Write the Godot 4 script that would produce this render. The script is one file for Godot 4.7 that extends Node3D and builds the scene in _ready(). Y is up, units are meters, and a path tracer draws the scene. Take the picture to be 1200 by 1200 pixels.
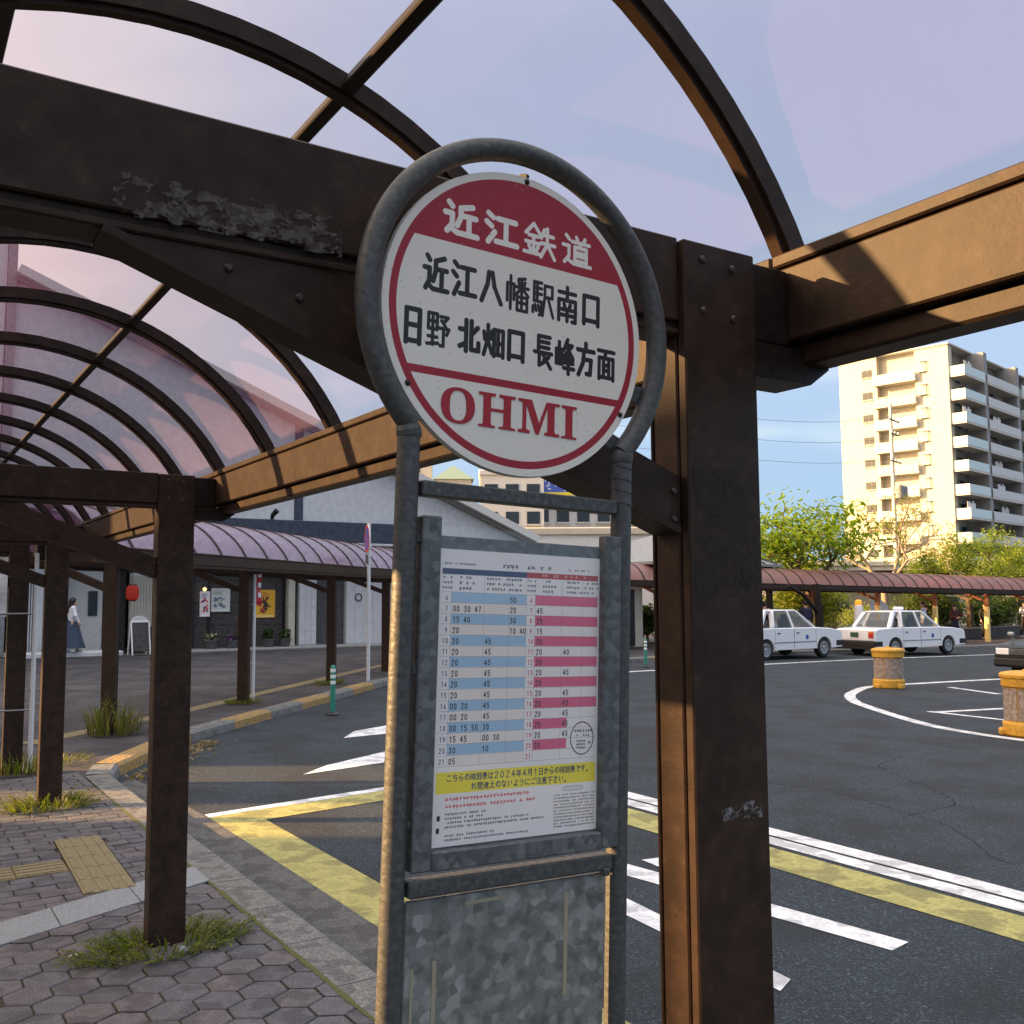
extends Node3D

# ------------------------------------------------------------------ mesh collector
class MB:
	var v := PackedVector3Array()
	var n := PackedVector3Array()
	var uv := PackedVector2Array()
	var col := PackedColorArray()
	var tint := Color(1, 1, 1)

	func put(p: Vector3, nn: Vector3, t := Vector2.ZERO) -> void:
		v.append(p)
		n.append(nn)
		uv.append(t)
		col.append(tint)

	# flat triangle that faces along hint
	func tri(a: Vector3, b: Vector3, c: Vector3, hint := Vector3.ZERO) -> void:
		var nn := (c - a).cross(b - a)
		if nn.length_squared() < 1e-18:
			return
		nn = nn.normalized()
		if hint != Vector3.ZERO and nn.dot(hint) < 0.0:
			put(a, -nn)
			put(c, -nn)
			put(b, -nn)
		else:
			put(a, nn)
			put(b, nn)
			put(c, nn)

	func quad(a: Vector3, b: Vector3, c: Vector3, d: Vector3, hint := Vector3.ZERO) -> void:
		tri(a, b, c, hint)
		tri(a, c, d, hint)

	# textured quad: a top-left, b top-right, c bottom-right, d bottom-left seen from the front
	func print_quad(a: Vector3, b: Vector3, c: Vector3, d: Vector3) -> void:
		var nn := (c - a).cross(b - a).normalized()
		put(a, nn, Vector2(0, 0))
		put(b, nn, Vector2(1, 0))
		put(c, nn, Vector2(1, 1))
		put(a, nn, Vector2(0, 0))
		put(c, nn, Vector2(1, 1))
		put(d, nn, Vector2(0, 1))

	func stri(a: Vector3, b: Vector3, c: Vector3, na: Vector3, nb: Vector3, nc: Vector3) -> void:
		var g := (c - a).cross(b - a)
		if g.length_squared() < 1e-18:
			return
		if g.dot(na + nb + nc) >= 0.0:
			put(a, na)
			put(b, nb)
			put(c, nc)
		else:
			put(a, na)
			put(c, nc)
			put(b, nb)

	func squad(a: Vector3, b: Vector3, c: Vector3, d: Vector3, na: Vector3, nb: Vector3, nc: Vector3, nd: Vector3) -> void:
		stri(a, b, c, na, nb, nc)
		stri(a, c, d, na, nc, nd)

	func box(c: Vector3, s: Vector3, bev := 0.0, t := Basis.IDENTITY) -> void:
		var h := s * 0.5
		bev = minf(bev, minf(h.x, minf(h.y, h.z)) * 0.9)
		if bev <= 0.0:
			for ax in 3:
				for sg in [-1.0, 1.0]:
					var u := Vector3.ZERO
					var w := Vector3.ZERO
					var o := Vector3.ZERO
					o[ax] = h[ax] * sg
					u[(ax + 1) % 3] = h[(ax + 1) % 3]
					w[(ax + 2) % 3] = h[(ax + 2) % 3]
					quad(c + t * (o - u - w), c + t * (o + u - w), c + t * (o + u + w), c + t * (o - u + w), t * o)
			return
		for ax in 3:
			var b1 := (ax + 1) % 3
			var b2 := (ax + 2) % 3
			for sg in [-1.0, 1.0]:
				var o := Vector3.ZERO
				o[ax] = h[ax] * sg
				var u := Vector3.ZERO
				u[b1] = h[b1] - bev
				var w := Vector3.ZERO
				w[b2] = h[b2] - bev
				quad(c + t * (o - u - w), c + t * (o + u - w), c + t * (o + u + w), c + t * (o - u + w), t * o)
			# edges that run along ax
			for s1 in [-1.0, 1.0]:
				for s2 in [-1.0, 1.0]:
					var e := Vector3.ZERO
					e[ax] = h[ax] - bev
					var p := Vector3.ZERO
					p[b1] = h[b1] * s1
					p[b2] = (h[b2] - bev) * s2
					var q := Vector3.ZERO
					q[b1] = (h[b1] - bev) * s1
					q[b2] = h[b2] * s2
					quad(c + t * (p - e), c + t * (p + e), c + t * (q + e), c + t * (q - e), t * (p + q))
		for sx in [-1.0, 1.0]:
			for sy in [-1.0, 1.0]:
				for sz in [-1.0, 1.0]:
					var g := Vector3(h.x * sx, h.y * sy, h.z * sz)
					var k := Vector3(bev * sx, bev * sy, bev * sz)
					tri(c + t * (g - Vector3(0, k.y, k.z)), c + t * (g - Vector3(k.x, 0, k.z)), c + t * (g - Vector3(k.x, k.y, 0)), t * g)

	# rectangular bar between two points; w across (sideways), h the other way
	func bar(a: Vector3, b: Vector3, w: float, h: float, up := Vector3.UP, bev := 0.0) -> void:
		var d := (b - a)
		var z := d.normalized()
		var x := up.cross(z)
		if x.length() < 1e-4:
			x = Vector3.RIGHT.cross(z)
		x = x.normalized()
		var y := z.cross(x)
		box((a + b) * 0.5, Vector3(w, h, d.length()), bev, Basis(x, y, z))

	func tube(path: PackedVector3Array, r0: float, r1: float, sides := 8, caps := true) -> void:
		var rings := []
		var norms := []
		var m := path.size()
		var prev := Vector3.ZERO
		for i in m:
			var d := (path[mini(i + 1, m - 1)] - path[maxi(i - 1, 0)]).normalized()
			var x: Vector3
			if i == 0:
				x = d.cross(Vector3.UP)
				if x.length() < 0.1:
					x = d.cross(Vector3.RIGHT)
			else:
				x = prev - d * prev.dot(d)
			x = x.normalized()
			prev = x
			var y := d.cross(x)
			var r := lerpf(r0, r1, float(i) / maxf(1, m - 1))
			var ring := PackedVector3Array()
			var nr := PackedVector3Array()
			for k in sides:
				var a := TAU * k / sides
				var o := x * cos(a) + y * sin(a)
				ring.append(path[i] + o * r)
				nr.append(o)
			rings.append(ring)
			norms.append(nr)
		for i in m - 1:
			for k in sides:
				var k2 := (k + 1) % sides
				squad(rings[i][k], rings[i + 1][k], rings[i + 1][k2], rings[i][k2], norms[i][k], norms[i + 1][k], norms[i + 1][k2], norms[i][k2])
		if caps:
			for e in [0, m - 1]:
				var out: Vector3 = path[e] - path[1 if e == 0 else m - 2]
				for k in range(1, sides - 1):
					tri(rings[e][0], rings[e][k], rings[e][k + 1], out)

	# profile of (radius, height) turned about a vertical axis at o
	func lathe(o: Vector3, prof: Array, segs := 20, t := Basis.IDENTITY) -> void:
		for i in prof.size() - 1:
			var p: Vector2 = prof[i]
			var q: Vector2 = prof[i + 1]
			var nn := Vector2(q.y - p.y, -(q.x - p.x)).normalized()
			for k in segs:
				var a0 := TAU * k / segs
				var a1 := TAU * (k + 1) / segs
				var c0 := Vector3(cos(a0), 0, sin(a0))
				var c1 := Vector3(cos(a1), 0, sin(a1))
				var n0 := c0 * nn.x + Vector3.UP * nn.y
				var n1 := c1 * nn.x + Vector3.UP * nn.y
				squad(o + t * (c0 * p.x + Vector3.UP * p.y), o + t * (c0 * q.x + Vector3.UP * q.y), o + t * (c1 * q.x + Vector3.UP * q.y), o + t * (c1 * p.x + Vector3.UP * p.y), t * n0, t * n0, t * n1, t * n1)

	# polygon in the plane (ex, ey) from o, pushed along ez by depth
	func prism(poly: PackedVector2Array, o: Vector3, ex: Vector3, ey: Vector3, ez: Vector3) -> void:
		var idx := Geometry2D.triangulate_polygon(poly)
		for i in range(0, idx.size(), 3):
			var a := o + ex * poly[idx[i]].x + ey * poly[idx[i]].y
			var b := o + ex * poly[idx[i + 1]].x + ey * poly[idx[i + 1]].y
			var c := o + ex * poly[idx[i + 2]].x + ey * poly[idx[i + 2]].y
			tri(a, b, c, -ez)
			tri(a + ez, b + ez, c + ez, ez)
		var area := 0.0
		for i in poly.size():
			area += poly[i].cross(poly[(i + 1) % poly.size()])
		var sg := signf(area)
		for i in poly.size():
			var p := poly[i]
			var q := poly[(i + 1) % poly.size()]
			var nn := Vector2(q.y - p.y, -(q.x - p.x)) * sg
			var a := o + ex * p.x + ey * p.y
			var b := o + ex * q.x + ey * q.y
			quad(a, b, b + ez, a + ez, ex * nn.x + ey * nn.y)

	func flat(poly: PackedVector2Array, y: float) -> void:
		var idx := Geometry2D.triangulate_polygon(poly)
		for i in range(0, idx.size(), 3):
			tri(Vector3(poly[idx[i]].x, y, poly[idx[i]].y), Vector3(poly[idx[i + 1]].x, y, poly[idx[i + 1]].y), Vector3(poly[idx[i + 2]].x, y, poly[idx[i + 2]].y), Vector3.UP)

	func sphere(c: Vector3, r: Vector3, segs := 10, rings := 6) -> void:
		for i in rings:
			for k in segs:
				var pts := []
				for q in [[i, k], [i + 1, k], [i + 1, k + 1], [i, k + 1]]:
					var th := PI * float(q[0]) / rings
					var ph := TAU * float(q[1]) / segs
					pts.append(Vector3(sin(th) * cos(ph), cos(th), sin(th) * sin(ph)))
				squad(c + pts[0] * r, c + pts[1] * r, c + pts[2] * r, c + pts[3] * r, pts[0], pts[1], pts[2], pts[3])

	func mesh() -> ArrayMesh:
		var arr := []
		arr.resize(Mesh.ARRAY_MAX)
		arr[Mesh.ARRAY_VERTEX] = v
		arr[Mesh.ARRAY_NORMAL] = n
		arr[Mesh.ARRAY_TEX_UV] = uv
		arr[Mesh.ARRAY_COLOR] = col
		var m := ArrayMesh.new()
		m.add_surface_from_arrays(Mesh.PRIMITIVE_TRIANGLES, arr)
		return m

# smooth union of tapered capsules, meshed as surface nets; bones are [a, b, ra, rb]
static func blob(mb: MB, bones: Array, cell: float, sharp := 45.0) -> void:
	var lo := Vector3.INF
	var hi := -Vector3.INF
	for b in bones:
		var r: float = maxf(b[2], b[3]) + cell * 3.0
		for e in 2:
			lo = lo.min(b[e] - Vector3.ONE * r)
			hi = hi.max(b[e] + Vector3.ONE * r)
	var nx := int((hi.x - lo.x) / cell) + 2
	var ny := int((hi.y - lo.y) / cell) + 2
	var nz := int((hi.z - lo.z) / cell) + 2
	var f := PackedFloat32Array()
	f.resize(nx * ny * nz)
	for b in bones:
		var a: Vector3 = b[0]
		var d: Vector3 = b[1] - a
		var ra: float = b[2]
		var rb: float = b[3]
		var dd := maxf(d.length_squared(), 1e-9)
		var m := maxf(ra, rb) + 0.06
		var l: Vector3 = (a.min(b[1]) - Vector3.ONE * m - lo) / cell
		var h: Vector3 = (a.max(b[1]) + Vector3.ONE * m - lo) / cell
		for iz in range(maxi(0, int(l.z)), mini(nz, int(h.z) + 1)):
			for iy in range(maxi(0, int(l.y)), mini(ny, int(h.y) + 1)):
				var base := (iz * ny + iy) * nx
				for ix in range(maxi(0, int(l.x)), mini(nx, int(h.x) + 1)):
					var p := lo + Vector3(ix, iy, iz) * cell
					var t := clampf((p - a).dot(d) / dd, 0.0, 1.0)
					var dist := (p - a - d * t).length() - lerpf(ra, rb, t)
					f[base + ix] += exp(-sharp * dist)
	var at := PackedInt32Array()
	at.resize(nx * ny * nz)
	at.fill(-1)
	var pv := PackedVector3Array()
	var pn := PackedVector3Array()
	var sy := nx
	var sz := nx * ny
	for iz in nz - 1:
		for iy in ny - 1:
			for ix in nx - 1:
				var o := iz * sz + iy * sy + ix
				var c0 := f[o] - 1.0
				var c1 := f[o + 1] - 1.0
				var c2 := f[o + sy] - 1.0
				var c3 := f[o + sy + 1] - 1.0
				var c4 := f[o + sz] - 1.0
				var c5 := f[o + sz + 1] - 1.0
				var c6 := f[o + sz + sy] - 1.0
				var c7 := f[o + sz + sy + 1] - 1.0
				var pos := int(c0 > 0) + int(c1 > 0) + int(c2 > 0) + int(c3 > 0) + int(c4 > 0) + int(c5 > 0) + int(c6 > 0) + int(c7 > 0)
				if pos == 0 or pos == 8:
					continue
				var g := [log(maxf(c0 + 1.0, 0.000001)), log(maxf(c1 + 1.0, 0.000001)), log(maxf(c2 + 1.0, 0.000001)), log(maxf(c3 + 1.0, 0.000001)), log(maxf(c4 + 1.0, 0.000001)), log(maxf(c5 + 1.0, 0.000001)), log(maxf(c6 + 1.0, 0.000001)), log(maxf(c7 + 1.0, 0.000001))]
				var sum := Vector3.ZERO
				var cnt := 0
				for e in [[0, 1], [2, 3], [4, 5], [6, 7], [0, 2], [1, 3], [4, 6], [5, 7], [0, 4], [1, 5], [2, 6], [3, 7]]:
					var ga: float = g[e[0]]
					var gb: float = g[e[1]]
					if (ga > 0.0) != (gb > 0.0):
						var q0 := Vector3(e[0] & 1, (e[0] >> 1) & 1, (e[0] >> 2) & 1)
						var q1 := Vector3(e[1] & 1, (e[1] >> 1) & 1, (e[1] >> 2) & 1)
						sum += q0.lerp(q1, ga / (ga - gb))
						cnt += 1
				at[o] = pv.size()
				pv.append(lo + (Vector3(ix, iy, iz) + sum / maxf(cnt, 1.0)) * cell)
				pn.append(-Vector3(g[1] + g[3] + g[5] + g[7] - g[0] - g[2] - g[4] - g[6], g[2] + g[3] + g[6] + g[7] - g[0] - g[1] - g[4] - g[5], g[4] + g[5] + g[6] + g[7] - g[0] - g[1] - g[2] - g[3]).normalized())
	for iz in range(1, nz - 1):
		for iy in range(1, ny - 1):
			for ix in range(1, nx - 1):
				var o := iz * sz + iy * sy + ix
				var s := f[o] > 1.0
				for ax in 3:
					var st: int = [1, sy, sz][ax]
					if (f[o + st] > 1.0) == s:
						continue
					var u: int = [sy, sz, 1][ax]
					var w: int = [sz, 1, sy][ax]
					var i0 := at[o]
					var i1 := at[o - u]
					var i2 := at[o - u - w]
					var i3 := at[o - w]
					if i0 < 0 or i1 < 0 or i2 < 0 or i3 < 0:
						continue
					mb.squad(pv[i0], pv[i1], pv[i2], pv[i3], pn[i0], pn[i1], pn[i2], pn[i3])

# ------------------------------------------------------------------ naming
var taken := {}
var M := {}

func numbered(called: String) -> String:
	if not taken.has(called):
		taken[called] = 0
		return called
	taken[called] += 1
	return "%s_%03d" % [called, taken[called]]

func tag(o: Node, label: String, category: String, group := "", kind := "") -> void:
	if label != "":
		o.set_meta("label", label)
	if category != "":
		o.set_meta("category", category)
	if group != "":
		o.set_meta("group", group)
	if kind != "":
		o.set_meta("kind", kind)

func thing(called: String, label: String, category: String, at := Vector3.ZERO, turn := 0.0, group := "") -> Node3D:
	var o := Node3D.new()
	o.name = numbered(called)
	add_child(o)
	o.position = at
	o.rotation.y = turn
	tag(o, label, category, group)
	return o

func part(parent: Node, called: String, shape, mat: Material, at := Vector3.ZERO, turn := 0.0) -> MeshInstance3D:
	var o := MeshInstance3D.new()
	o.name = called
	o.mesh = shape.mesh() if shape is MB else shape
	o.material_override = mat
	o.position = at
	o.rotation.y = turn
	parent.add_child(o, true)
	return o

func single(called: String, shape, mat: Material, label: String, category: String, at := Vector3.ZERO, turn := 0.0, group := "") -> MeshInstance3D:
	var o := part(self, numbered(called), shape, mat, at, turn)
	tag(o, label, category, group)
	return o

func struct(called: String, shape, mat: Material) -> MeshInstance3D:
	var o := part(self, numbered(called), shape, mat)
	o.set_meta("kind", "structure")
	return o

func copy_of(o: Node3D, label: String, at: Vector3, turn: float) -> Node3D:
	var c: Node3D = o.duplicate()
	c.name = numbered(String(o.name))
	add_child(c)
	c.position = at
	c.rotation.y = turn
	c.set_meta("label", label)
	return c

# ------------------------------------------------------------------ ground height: level near the stop, falling gently towards the far side of the rotary
const RD := -0.13
func gy(x: float, z: float) -> float:
	return -0.02 * clampf(x * 0.839 + z * 0.544 - 3.0, 0.0, 32.0)

func on_ground(x: float, z: float, off := 0.0) -> Vector3:
	return Vector3(x, gy(x, z) + off, z)

# ------------------------------------------------------------------ materials
func noise(sd: int, freq: float, type := FastNoiseLite.TYPE_SIMPLEX, oct := 4) -> FastNoiseLite:
	var f := FastNoiseLite.new()
	f.seed = sd
	f.frequency = freq
	f.noise_type = type
	f.fractal_octaves = oct
	f.fractal_type = FastNoiseLite.FRACTAL_FBM if oct > 1 else FastNoiseLite.FRACTAL_NONE
	return f

func ntex(f: FastNoiseLite, stops: Array, size := 512, as_normal := false, bump := 4.0) -> NoiseTexture2D:
	var t := NoiseTexture2D.new()
	t.width = size
	t.height = size
	t.seamless = true
	t.noise = f
	if as_normal:
		t.as_normal_map = true
		t.bump_strength = bump
	elif stops.size():
		var g := Gradient.new()
		var off := PackedFloat32Array()
		var cs := PackedColorArray()
		for s in stops:
			off.append(s[0])
			cs.append(s[1])
		g.offsets = off
		g.colors = cs
		t.color_ramp = g
	return t

func rgb8(r: float, g: float, b: float, a := 1.0) -> Color:
	return Color(r / 255.0, g / 255.0, b / 255.0, a)

func mat(c: Color, rough := 0.6, metal := 0.0) -> StandardMaterial3D:
	var m := StandardMaterial3D.new()
	m.albedo_color = c
	m.roughness = rough
	m.metallic = metal
	return m

func tri_mat(tex: Texture2D, scale: float, rough := 0.6, metal := 0.0, world := true) -> StandardMaterial3D:
	var m := StandardMaterial3D.new()
	m.albedo_texture = tex
	m.roughness = rough
	m.metallic = metal
	m.uv1_triplanar = true
	m.uv1_world_triplanar = world
	m.uv1_scale = Vector3.ONE * scale
	return m

func blotch(m: StandardMaterial3D, tex: Texture2D, scale: float) -> void:
	m.detail_enabled = true
	m.detail_blend_mode = BaseMaterial3D.BLEND_MODE_MUL
	m.detail_albedo = tex
	m.detail_uv_layer = BaseMaterial3D.DETAIL_UV_2
	m.uv2_triplanar = true
	m.uv2_world_triplanar = true
	m.uv2_scale = Vector3.ONE * scale

func grain(m: StandardMaterial3D, tex: Texture2D, amount := 0.5) -> void:
	m.normal_enabled = true
	m.normal_texture = tex
	m.normal_scale = amount

func two(c: Color, spread: float) -> Array:
	return [[0.25, c.darkened(spread)], [0.75, c.lightened(spread * 0.6)]]

func make_materials() -> void:
	var fine := ntex(noise(3, 0.25, FastNoiseLite.TYPE_VALUE, 2), [], 512, true, 3.0)
	var soft := ntex(noise(5, 0.03), [], 512, true, 5.0)
	var patchy := ntex(noise(8, 0.012, FastNoiseLite.TYPE_SIMPLEX, 5), [[0.3, Color(0.78, 0.78, 0.78)], [0.55, Color(1, 1, 1)], [0.75, Color(0.9, 0.9, 0.9)]])
	# weathered brown paint
	var bn := noise(11, 0.02, FastNoiseLite.TYPE_SIMPLEX, 5)
	var bt := ntex(bn, [[0.2, rgb8(50, 38, 30)], [0.55, rgb8(56, 42, 34)], [0.8, rgb8(60, 46, 37)], [0.95, rgb8(70, 56, 47)]])
	M.brown = tri_mat(bt, 1.6, 0.5)
	M.brown.metallic_specular = 0.3
	grain(M.brown, fine, 0.08)
	blotch(M.brown, ntex(noise(9, 0.012, FastNoiseLite.TYPE_SIMPLEX, 5), [[0.3, Color(0.88, 0.88, 0.88)], [0.6, Color(1, 1, 1)]]), 0.9)
	M.dark_brown = tri_mat(ntex(noise(12, 0.03), [[0.2, rgb8(30, 24, 21)], [0.8, rgb8(42, 33, 29)]]), 1.5, 0.5)
	M.bolt = mat(rgb8(52, 42, 38), 0.4)
	M.crack = mat(rgb8(20, 26, 31), 1.0)
	M.crack.metallic_specular = 0.0
	M.black = mat(rgb8(22, 21, 22), 0.5)
	M.rubber = mat(rgb8(26, 26, 27), 0.85)
	# galvanised steel
	var gn := noise(21, 0.045, FastNoiseLite.TYPE_CELLULAR, 1)
	gn.cellular_return_type = FastNoiseLite.RETURN_CELL_VALUE
	gn.domain_warp_enabled = true
	gn.domain_warp_amplitude = 9.0
	gn.domain_warp_frequency = 0.08
	var gt := ntex(gn, [[0.05, rgb8(112, 116, 115)], [0.35, rgb8(126, 130, 129)], [0.7, rgb8(140, 144, 142)], [0.95, rgb8(156, 159, 157)]])
	M.galv = tri_mat(gt, 3.0, 0.48, 0.25)
	blotch(M.galv, ntex(noise(23, 0.02, FastNoiseLite.TYPE_SIMPLEX, 5), [[0.25, Color(0.84, 0.83, 0.82)], [0.6, Color(1, 1, 1)]]), 2.2)
	var pt := ntex(noise(25, 0.03, FastNoiseLite.TYPE_SIMPLEX, 5), [[0.2, rgb8(70, 72, 73)], [0.6, rgb8(80, 82, 82)], [0.85, rgb8(94, 95, 92)]])
	M.galv_pipe = tri_mat(pt, 4.0, 0.5, 0.3)
	grain(M.galv_pipe, soft, 0.3)
	M.galv_flat = tri_mat(gt, 4.5, 0.5, 0.25)
	M.galv_flat.albedo_color = Color(0.74, 0.75, 0.77)
	M.residue = mat(rgb8(150, 145, 122), 0.8)
	# ground
	var an := noise(31, 0.42, FastNoiseLite.TYPE_VALUE, 3)
	var at := ntex(an, [[0.2, rgb8(10, 17, 23)], [0.48, rgb8(20, 31, 39)], [0.66, rgb8(32, 45, 54)], [0.8, rgb8(92, 103, 109)]])
	M.asphalt = tri_mat(at, 0.62, 0.85)
	blotch(M.asphalt, ntex(noise(33, 0.008, FastNoiseLite.TYPE_SIMPLEX, 5), [[0.25, Color(0.7, 0.7, 0.71)], [0.5, Color(0.93, 0.93, 0.93)], [0.75, Color(1, 1, 1)]], 1024), 0.1)
	grain(M.asphalt, ntex(an, [], 512, true, 6.0), 0.7)
	M.gutter = tri_mat(ntex(noise(34, 0.4, FastNoiseLite.TYPE_VALUE, 3), [[0.25, rgb8(58, 58, 58)], [0.5, rgb8(86, 85, 84)], [0.75, rgb8(122, 120, 116)]]), 1.4, 0.9)
	grain(M.gutter, ntex(an, [], 512, true, 6.0), 0.8)
	blotch(M.gutter, patchy, 0.5)
	M.kerb = tri_mat(ntex(noise(35, 0.2, FastNoiseLite.TYPE_VALUE, 4), [[0.25, rgb8(88, 88, 86)], [0.5, rgb8(112, 112, 109)], [0.8, rgb8(138, 136, 131)]]), 1.5, 0.88)
	blotch(M.kerb, patchy, 0.7)
	grain(M.kerb, fine, 0.6)
	var yn := noise(36, 0.03, FastNoiseLite.TYPE_SIMPLEX, 5)
	M.kerb_yellow = tri_mat(ntex(yn, [[0.36, rgb8(98, 94, 86)], [0.5, rgb8(146, 114, 52)], [0.8, rgb8(162, 126, 54)]]), 1.0, 0.8)
	M.yellow_paint = tri_mat(ntex(noise(37, 0.05, FastNoiseLite.TYPE_SIMPLEX, 5), [[0.04, rgb8(96, 95, 76)], [0.2, rgb8(150, 144, 80)], [0.75, rgb8(166, 159, 90)]]), 0.8, 0.75)
	blotch(M.yellow_paint, patchy, 0.4)
	grain(M.yellow_paint, fine, 0.5)
	M.white_paint = tri_mat(ntex(noise(38, 0.05, FastNoiseLite.TYPE_SIMPLEX, 5), [[0.04, rgb8(130, 130, 130)], [0.18, rgb8(204, 205, 206)], [0.75, rgb8(222, 222, 222)]]), 0.8, 0.7)
	blotch(M.white_paint, patchy, 0.4)
	grain(M.white_paint, fine, 0.5)
	M.pavers = []
	for c in [rgb8(90, 85, 88), rgb8(83, 83, 88), rgb8(95, 88, 90), rgb8(78, 75, 80), rgb8(87, 86, 91)]:
		var pm := tri_mat(ntex(noise(40 + M.pavers.size(), 0.15, FastNoiseLite.TYPE_SIMPLEX, 5), two(c, 0.2)), 1.2, 0.85)
		grain(pm, fine, 0.6)
		blotch(pm, patchy, 0.6)
		M.pavers.append(pm)
	M.joint = tri_mat(ntex(noise(47, 0.03, FastNoiseLite.TYPE_SIMPLEX, 5), [[0.25, rgb8(42, 38, 34)], [0.5, rgb8(52, 48, 38)], [0.65, rgb8(56, 62, 30)], [0.85, rgb8(76, 84, 34)]]), 0.9, 0.95)
	M.granite = tri_mat(ntex(noise(48, 0.3, FastNoiseLite.TYPE_VALUE, 3), [[0.25, rgb8(96, 100, 103)], [0.5, rgb8(122, 127, 130)], [0.75, rgb8(146, 151, 153)]]), 2.0, 0.8)
	M.tactile = tri_mat(ntex(noise(49, 0.05, FastNoiseLite.TYPE_SIMPLEX, 5), [[0.2, rgb8(98, 90, 68)], [0.7, rgb8(128, 116, 82)]]), 1.5, 0.8)
	M.moss = tri_mat(ntex(noise(50, 0.08, FastNoiseLite.TYPE_SIMPLEX, 4), [[0.25, rgb8(56, 50, 34)], [0.7, rgb8(92, 98, 40)]]), 2.0, 0.95)
	# far plaza: bricks too far away to be told apart
	var bi := Image.create(512, 512, false, Image.FORMAT_RGB8)
	bi.fill(rgb8(50, 46, 46))
	var r := RandomNumberGenerator.new()
	r.seed = 77
	for j in 32:
		for i in 17:
			var c2: Color = [rgb8(66, 62, 67), rgb8(59, 57, 63), rgb8(73, 67, 69), rgb8(54, 53, 59)][r.randi() % 4]
			c2 = c2.darkened(r.randf() * 0.15)
			bi.fill_rect(Rect2i(i * 32 - (16 if j % 2 else 0) + 1, j * 16 + 1, 30, 14), c2)
	M.plaza = tri_mat(ImageTexture.create_from_image(bi), 0.3, 0.85)
	blotch(M.plaza, ntex(noise(51, 0.01, FastNoiseLite.TYPE_SIMPLEX, 5), [[0.25, Color(0.7, 0.7, 0.7)], [0.7, Color(1, 1, 1)]]), 0.15)
	# tinted roof sheet
	M.panel = mat(Color(0.40, 0.26, 0.44, 0.335), 0.3)
	M.panel.transparency = BaseMaterial3D.TRANSPARENCY_ALPHA
	M.panel.albedo_texture = ntex(noise(53, 0.015, FastNoiseLite.TYPE_SIMPLEX, 5), [[0.25, Color(0.94, 0.93, 0.94, 0.96)], [0.6, Color(1, 1, 1, 1)], [0.85, Color(0.98, 0.96, 0.95, 1)]])
	M.panel.uv1_triplanar = true
	M.panel.uv1_scale = Vector3.ONE * 0.7
	M.panel.backlight_enabled = true
	M.panel.backlight = Color(0.3, 0.22, 0.32)
	M.panel_sunlit = M.panel.duplicate()
	M.panel_sunlit.albedo_color = Color(0.70, 0.53, 0.49, 0.85)  # same sheet made redder, sunlight put into the colour
	M.panel_sunlit.backlight = Color(0.9, 0.6, 0.53)
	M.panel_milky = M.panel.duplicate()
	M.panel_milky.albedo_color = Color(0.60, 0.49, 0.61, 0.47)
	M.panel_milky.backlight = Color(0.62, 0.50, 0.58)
	M.panel_sky_pale = M.panel.duplicate()
	M.panel_sky_pale.backlight = Color(0.5, 0.4, 0.5)
	M.panel_sky_pale.albedo_color = Color(0.70, 0.62, 0.68, 0.62)  # same sheet made paler, sky reflection put into the colour
	M.panel_sky_pale.roughness = 0.2
	# general
	M.white = mat(rgb8(222, 222, 220), 0.5)
	M.off_white = tri_mat(ntex(noise(60, 0.02), two(rgb8(206, 204, 196), 0.05)), 0.7, 0.7)
	M.pale_grey = tri_mat(ntex(noise(61, 0.015), two(rgb8(196, 198, 198), 0.04)), 0.35, 0.65)
	M.mid_grey = tri_mat(ntex(noise(62, 0.02), two(rgb8(132, 134, 134), 0.08)), 0.5, 0.7)
	M.dark_grey = tri_mat(ntex(noise(63, 0.02), two(rgb8(72, 73, 74), 0.1)), 0.5, 0.7)
	M.navy = tri_mat(ntex(noise(64, 0.02), two(rgb8(46, 54, 70), 0.08)), 0.4, 0.5)
	M.shop_dark = tri_mat(ntex(noise(65, 0.02), two(rgb8(58, 52, 48), 0.12)), 0.5, 0.6)
	M.steel = mat(rgb8(150, 152, 154), 0.35, 0.6)
	M.pole_white = mat(rgb8(205, 206, 206), 0.5)
	M.red = mat(rgb8(176, 36, 40), 0.5)
	M.blue = mat(rgb8(40, 80, 160), 0.5)
	M.teal = mat(rgb8(40, 128, 108), 0.5)
	M.glass = mat(Color(0.16, 0.2, 0.2, 0.4), 0.05)
	M.glass.transparency = BaseMaterial3D.TRANSPARENCY_ALPHA
	M.cover = mat(Color(0.9, 0.9, 0.9, 0.03), 0.08)
	M.cover.transparency = BaseMaterial3D.TRANSPARENCY_ALPHA
	M.window = mat(rgb8(36, 44, 50), 0.2)
	M.balcony_glass = mat(rgb8(186, 200, 198), 0.2)
	M.tan = mat(rgb8(150, 92, 54), 0.6)  # brown steel with warm sunlight put into its colour
	M.sunlit_yellow = mat(rgb8(222, 196, 120), 0.6)  # sunlit yellow of the far posts, put into the colour
	M.cream = tri_mat(ntex(noise(70, 0.02), two(rgb8(186, 181, 164), 0.04)), 0.15, 0.8)
	M.concrete = tri_mat(ntex(noise(71, 0.02), two(rgb8(190, 186, 176), 0.06)), 0.2, 0.8)
	M.bark = tri_mat(ntex(noise(72, 0.06), two(rgb8(74, 60, 48), 0.25)), 2.0, 0.95)
	M.pale_bark = tri_mat(ntex(noise(73, 0.06), two(rgb8(140, 126, 104), 0.2)), 2.0, 0.95)
	M.leaf = mat(Color(1, 1, 1), 0.55)
	M.leaf.vertex_color_use_as_albedo = true
	M.leaf.backlight_enabled = true
	M.leaf.backlight = Color(0.9, 1.0, 0.35)
	M.leaf.cull_mode = BaseMaterial3D.CULL_DISABLED
	M.skin = mat(rgb8(206, 158, 128), 0.6)
	M.hair = mat(rgb8(26, 22, 21), 0.5)
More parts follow.
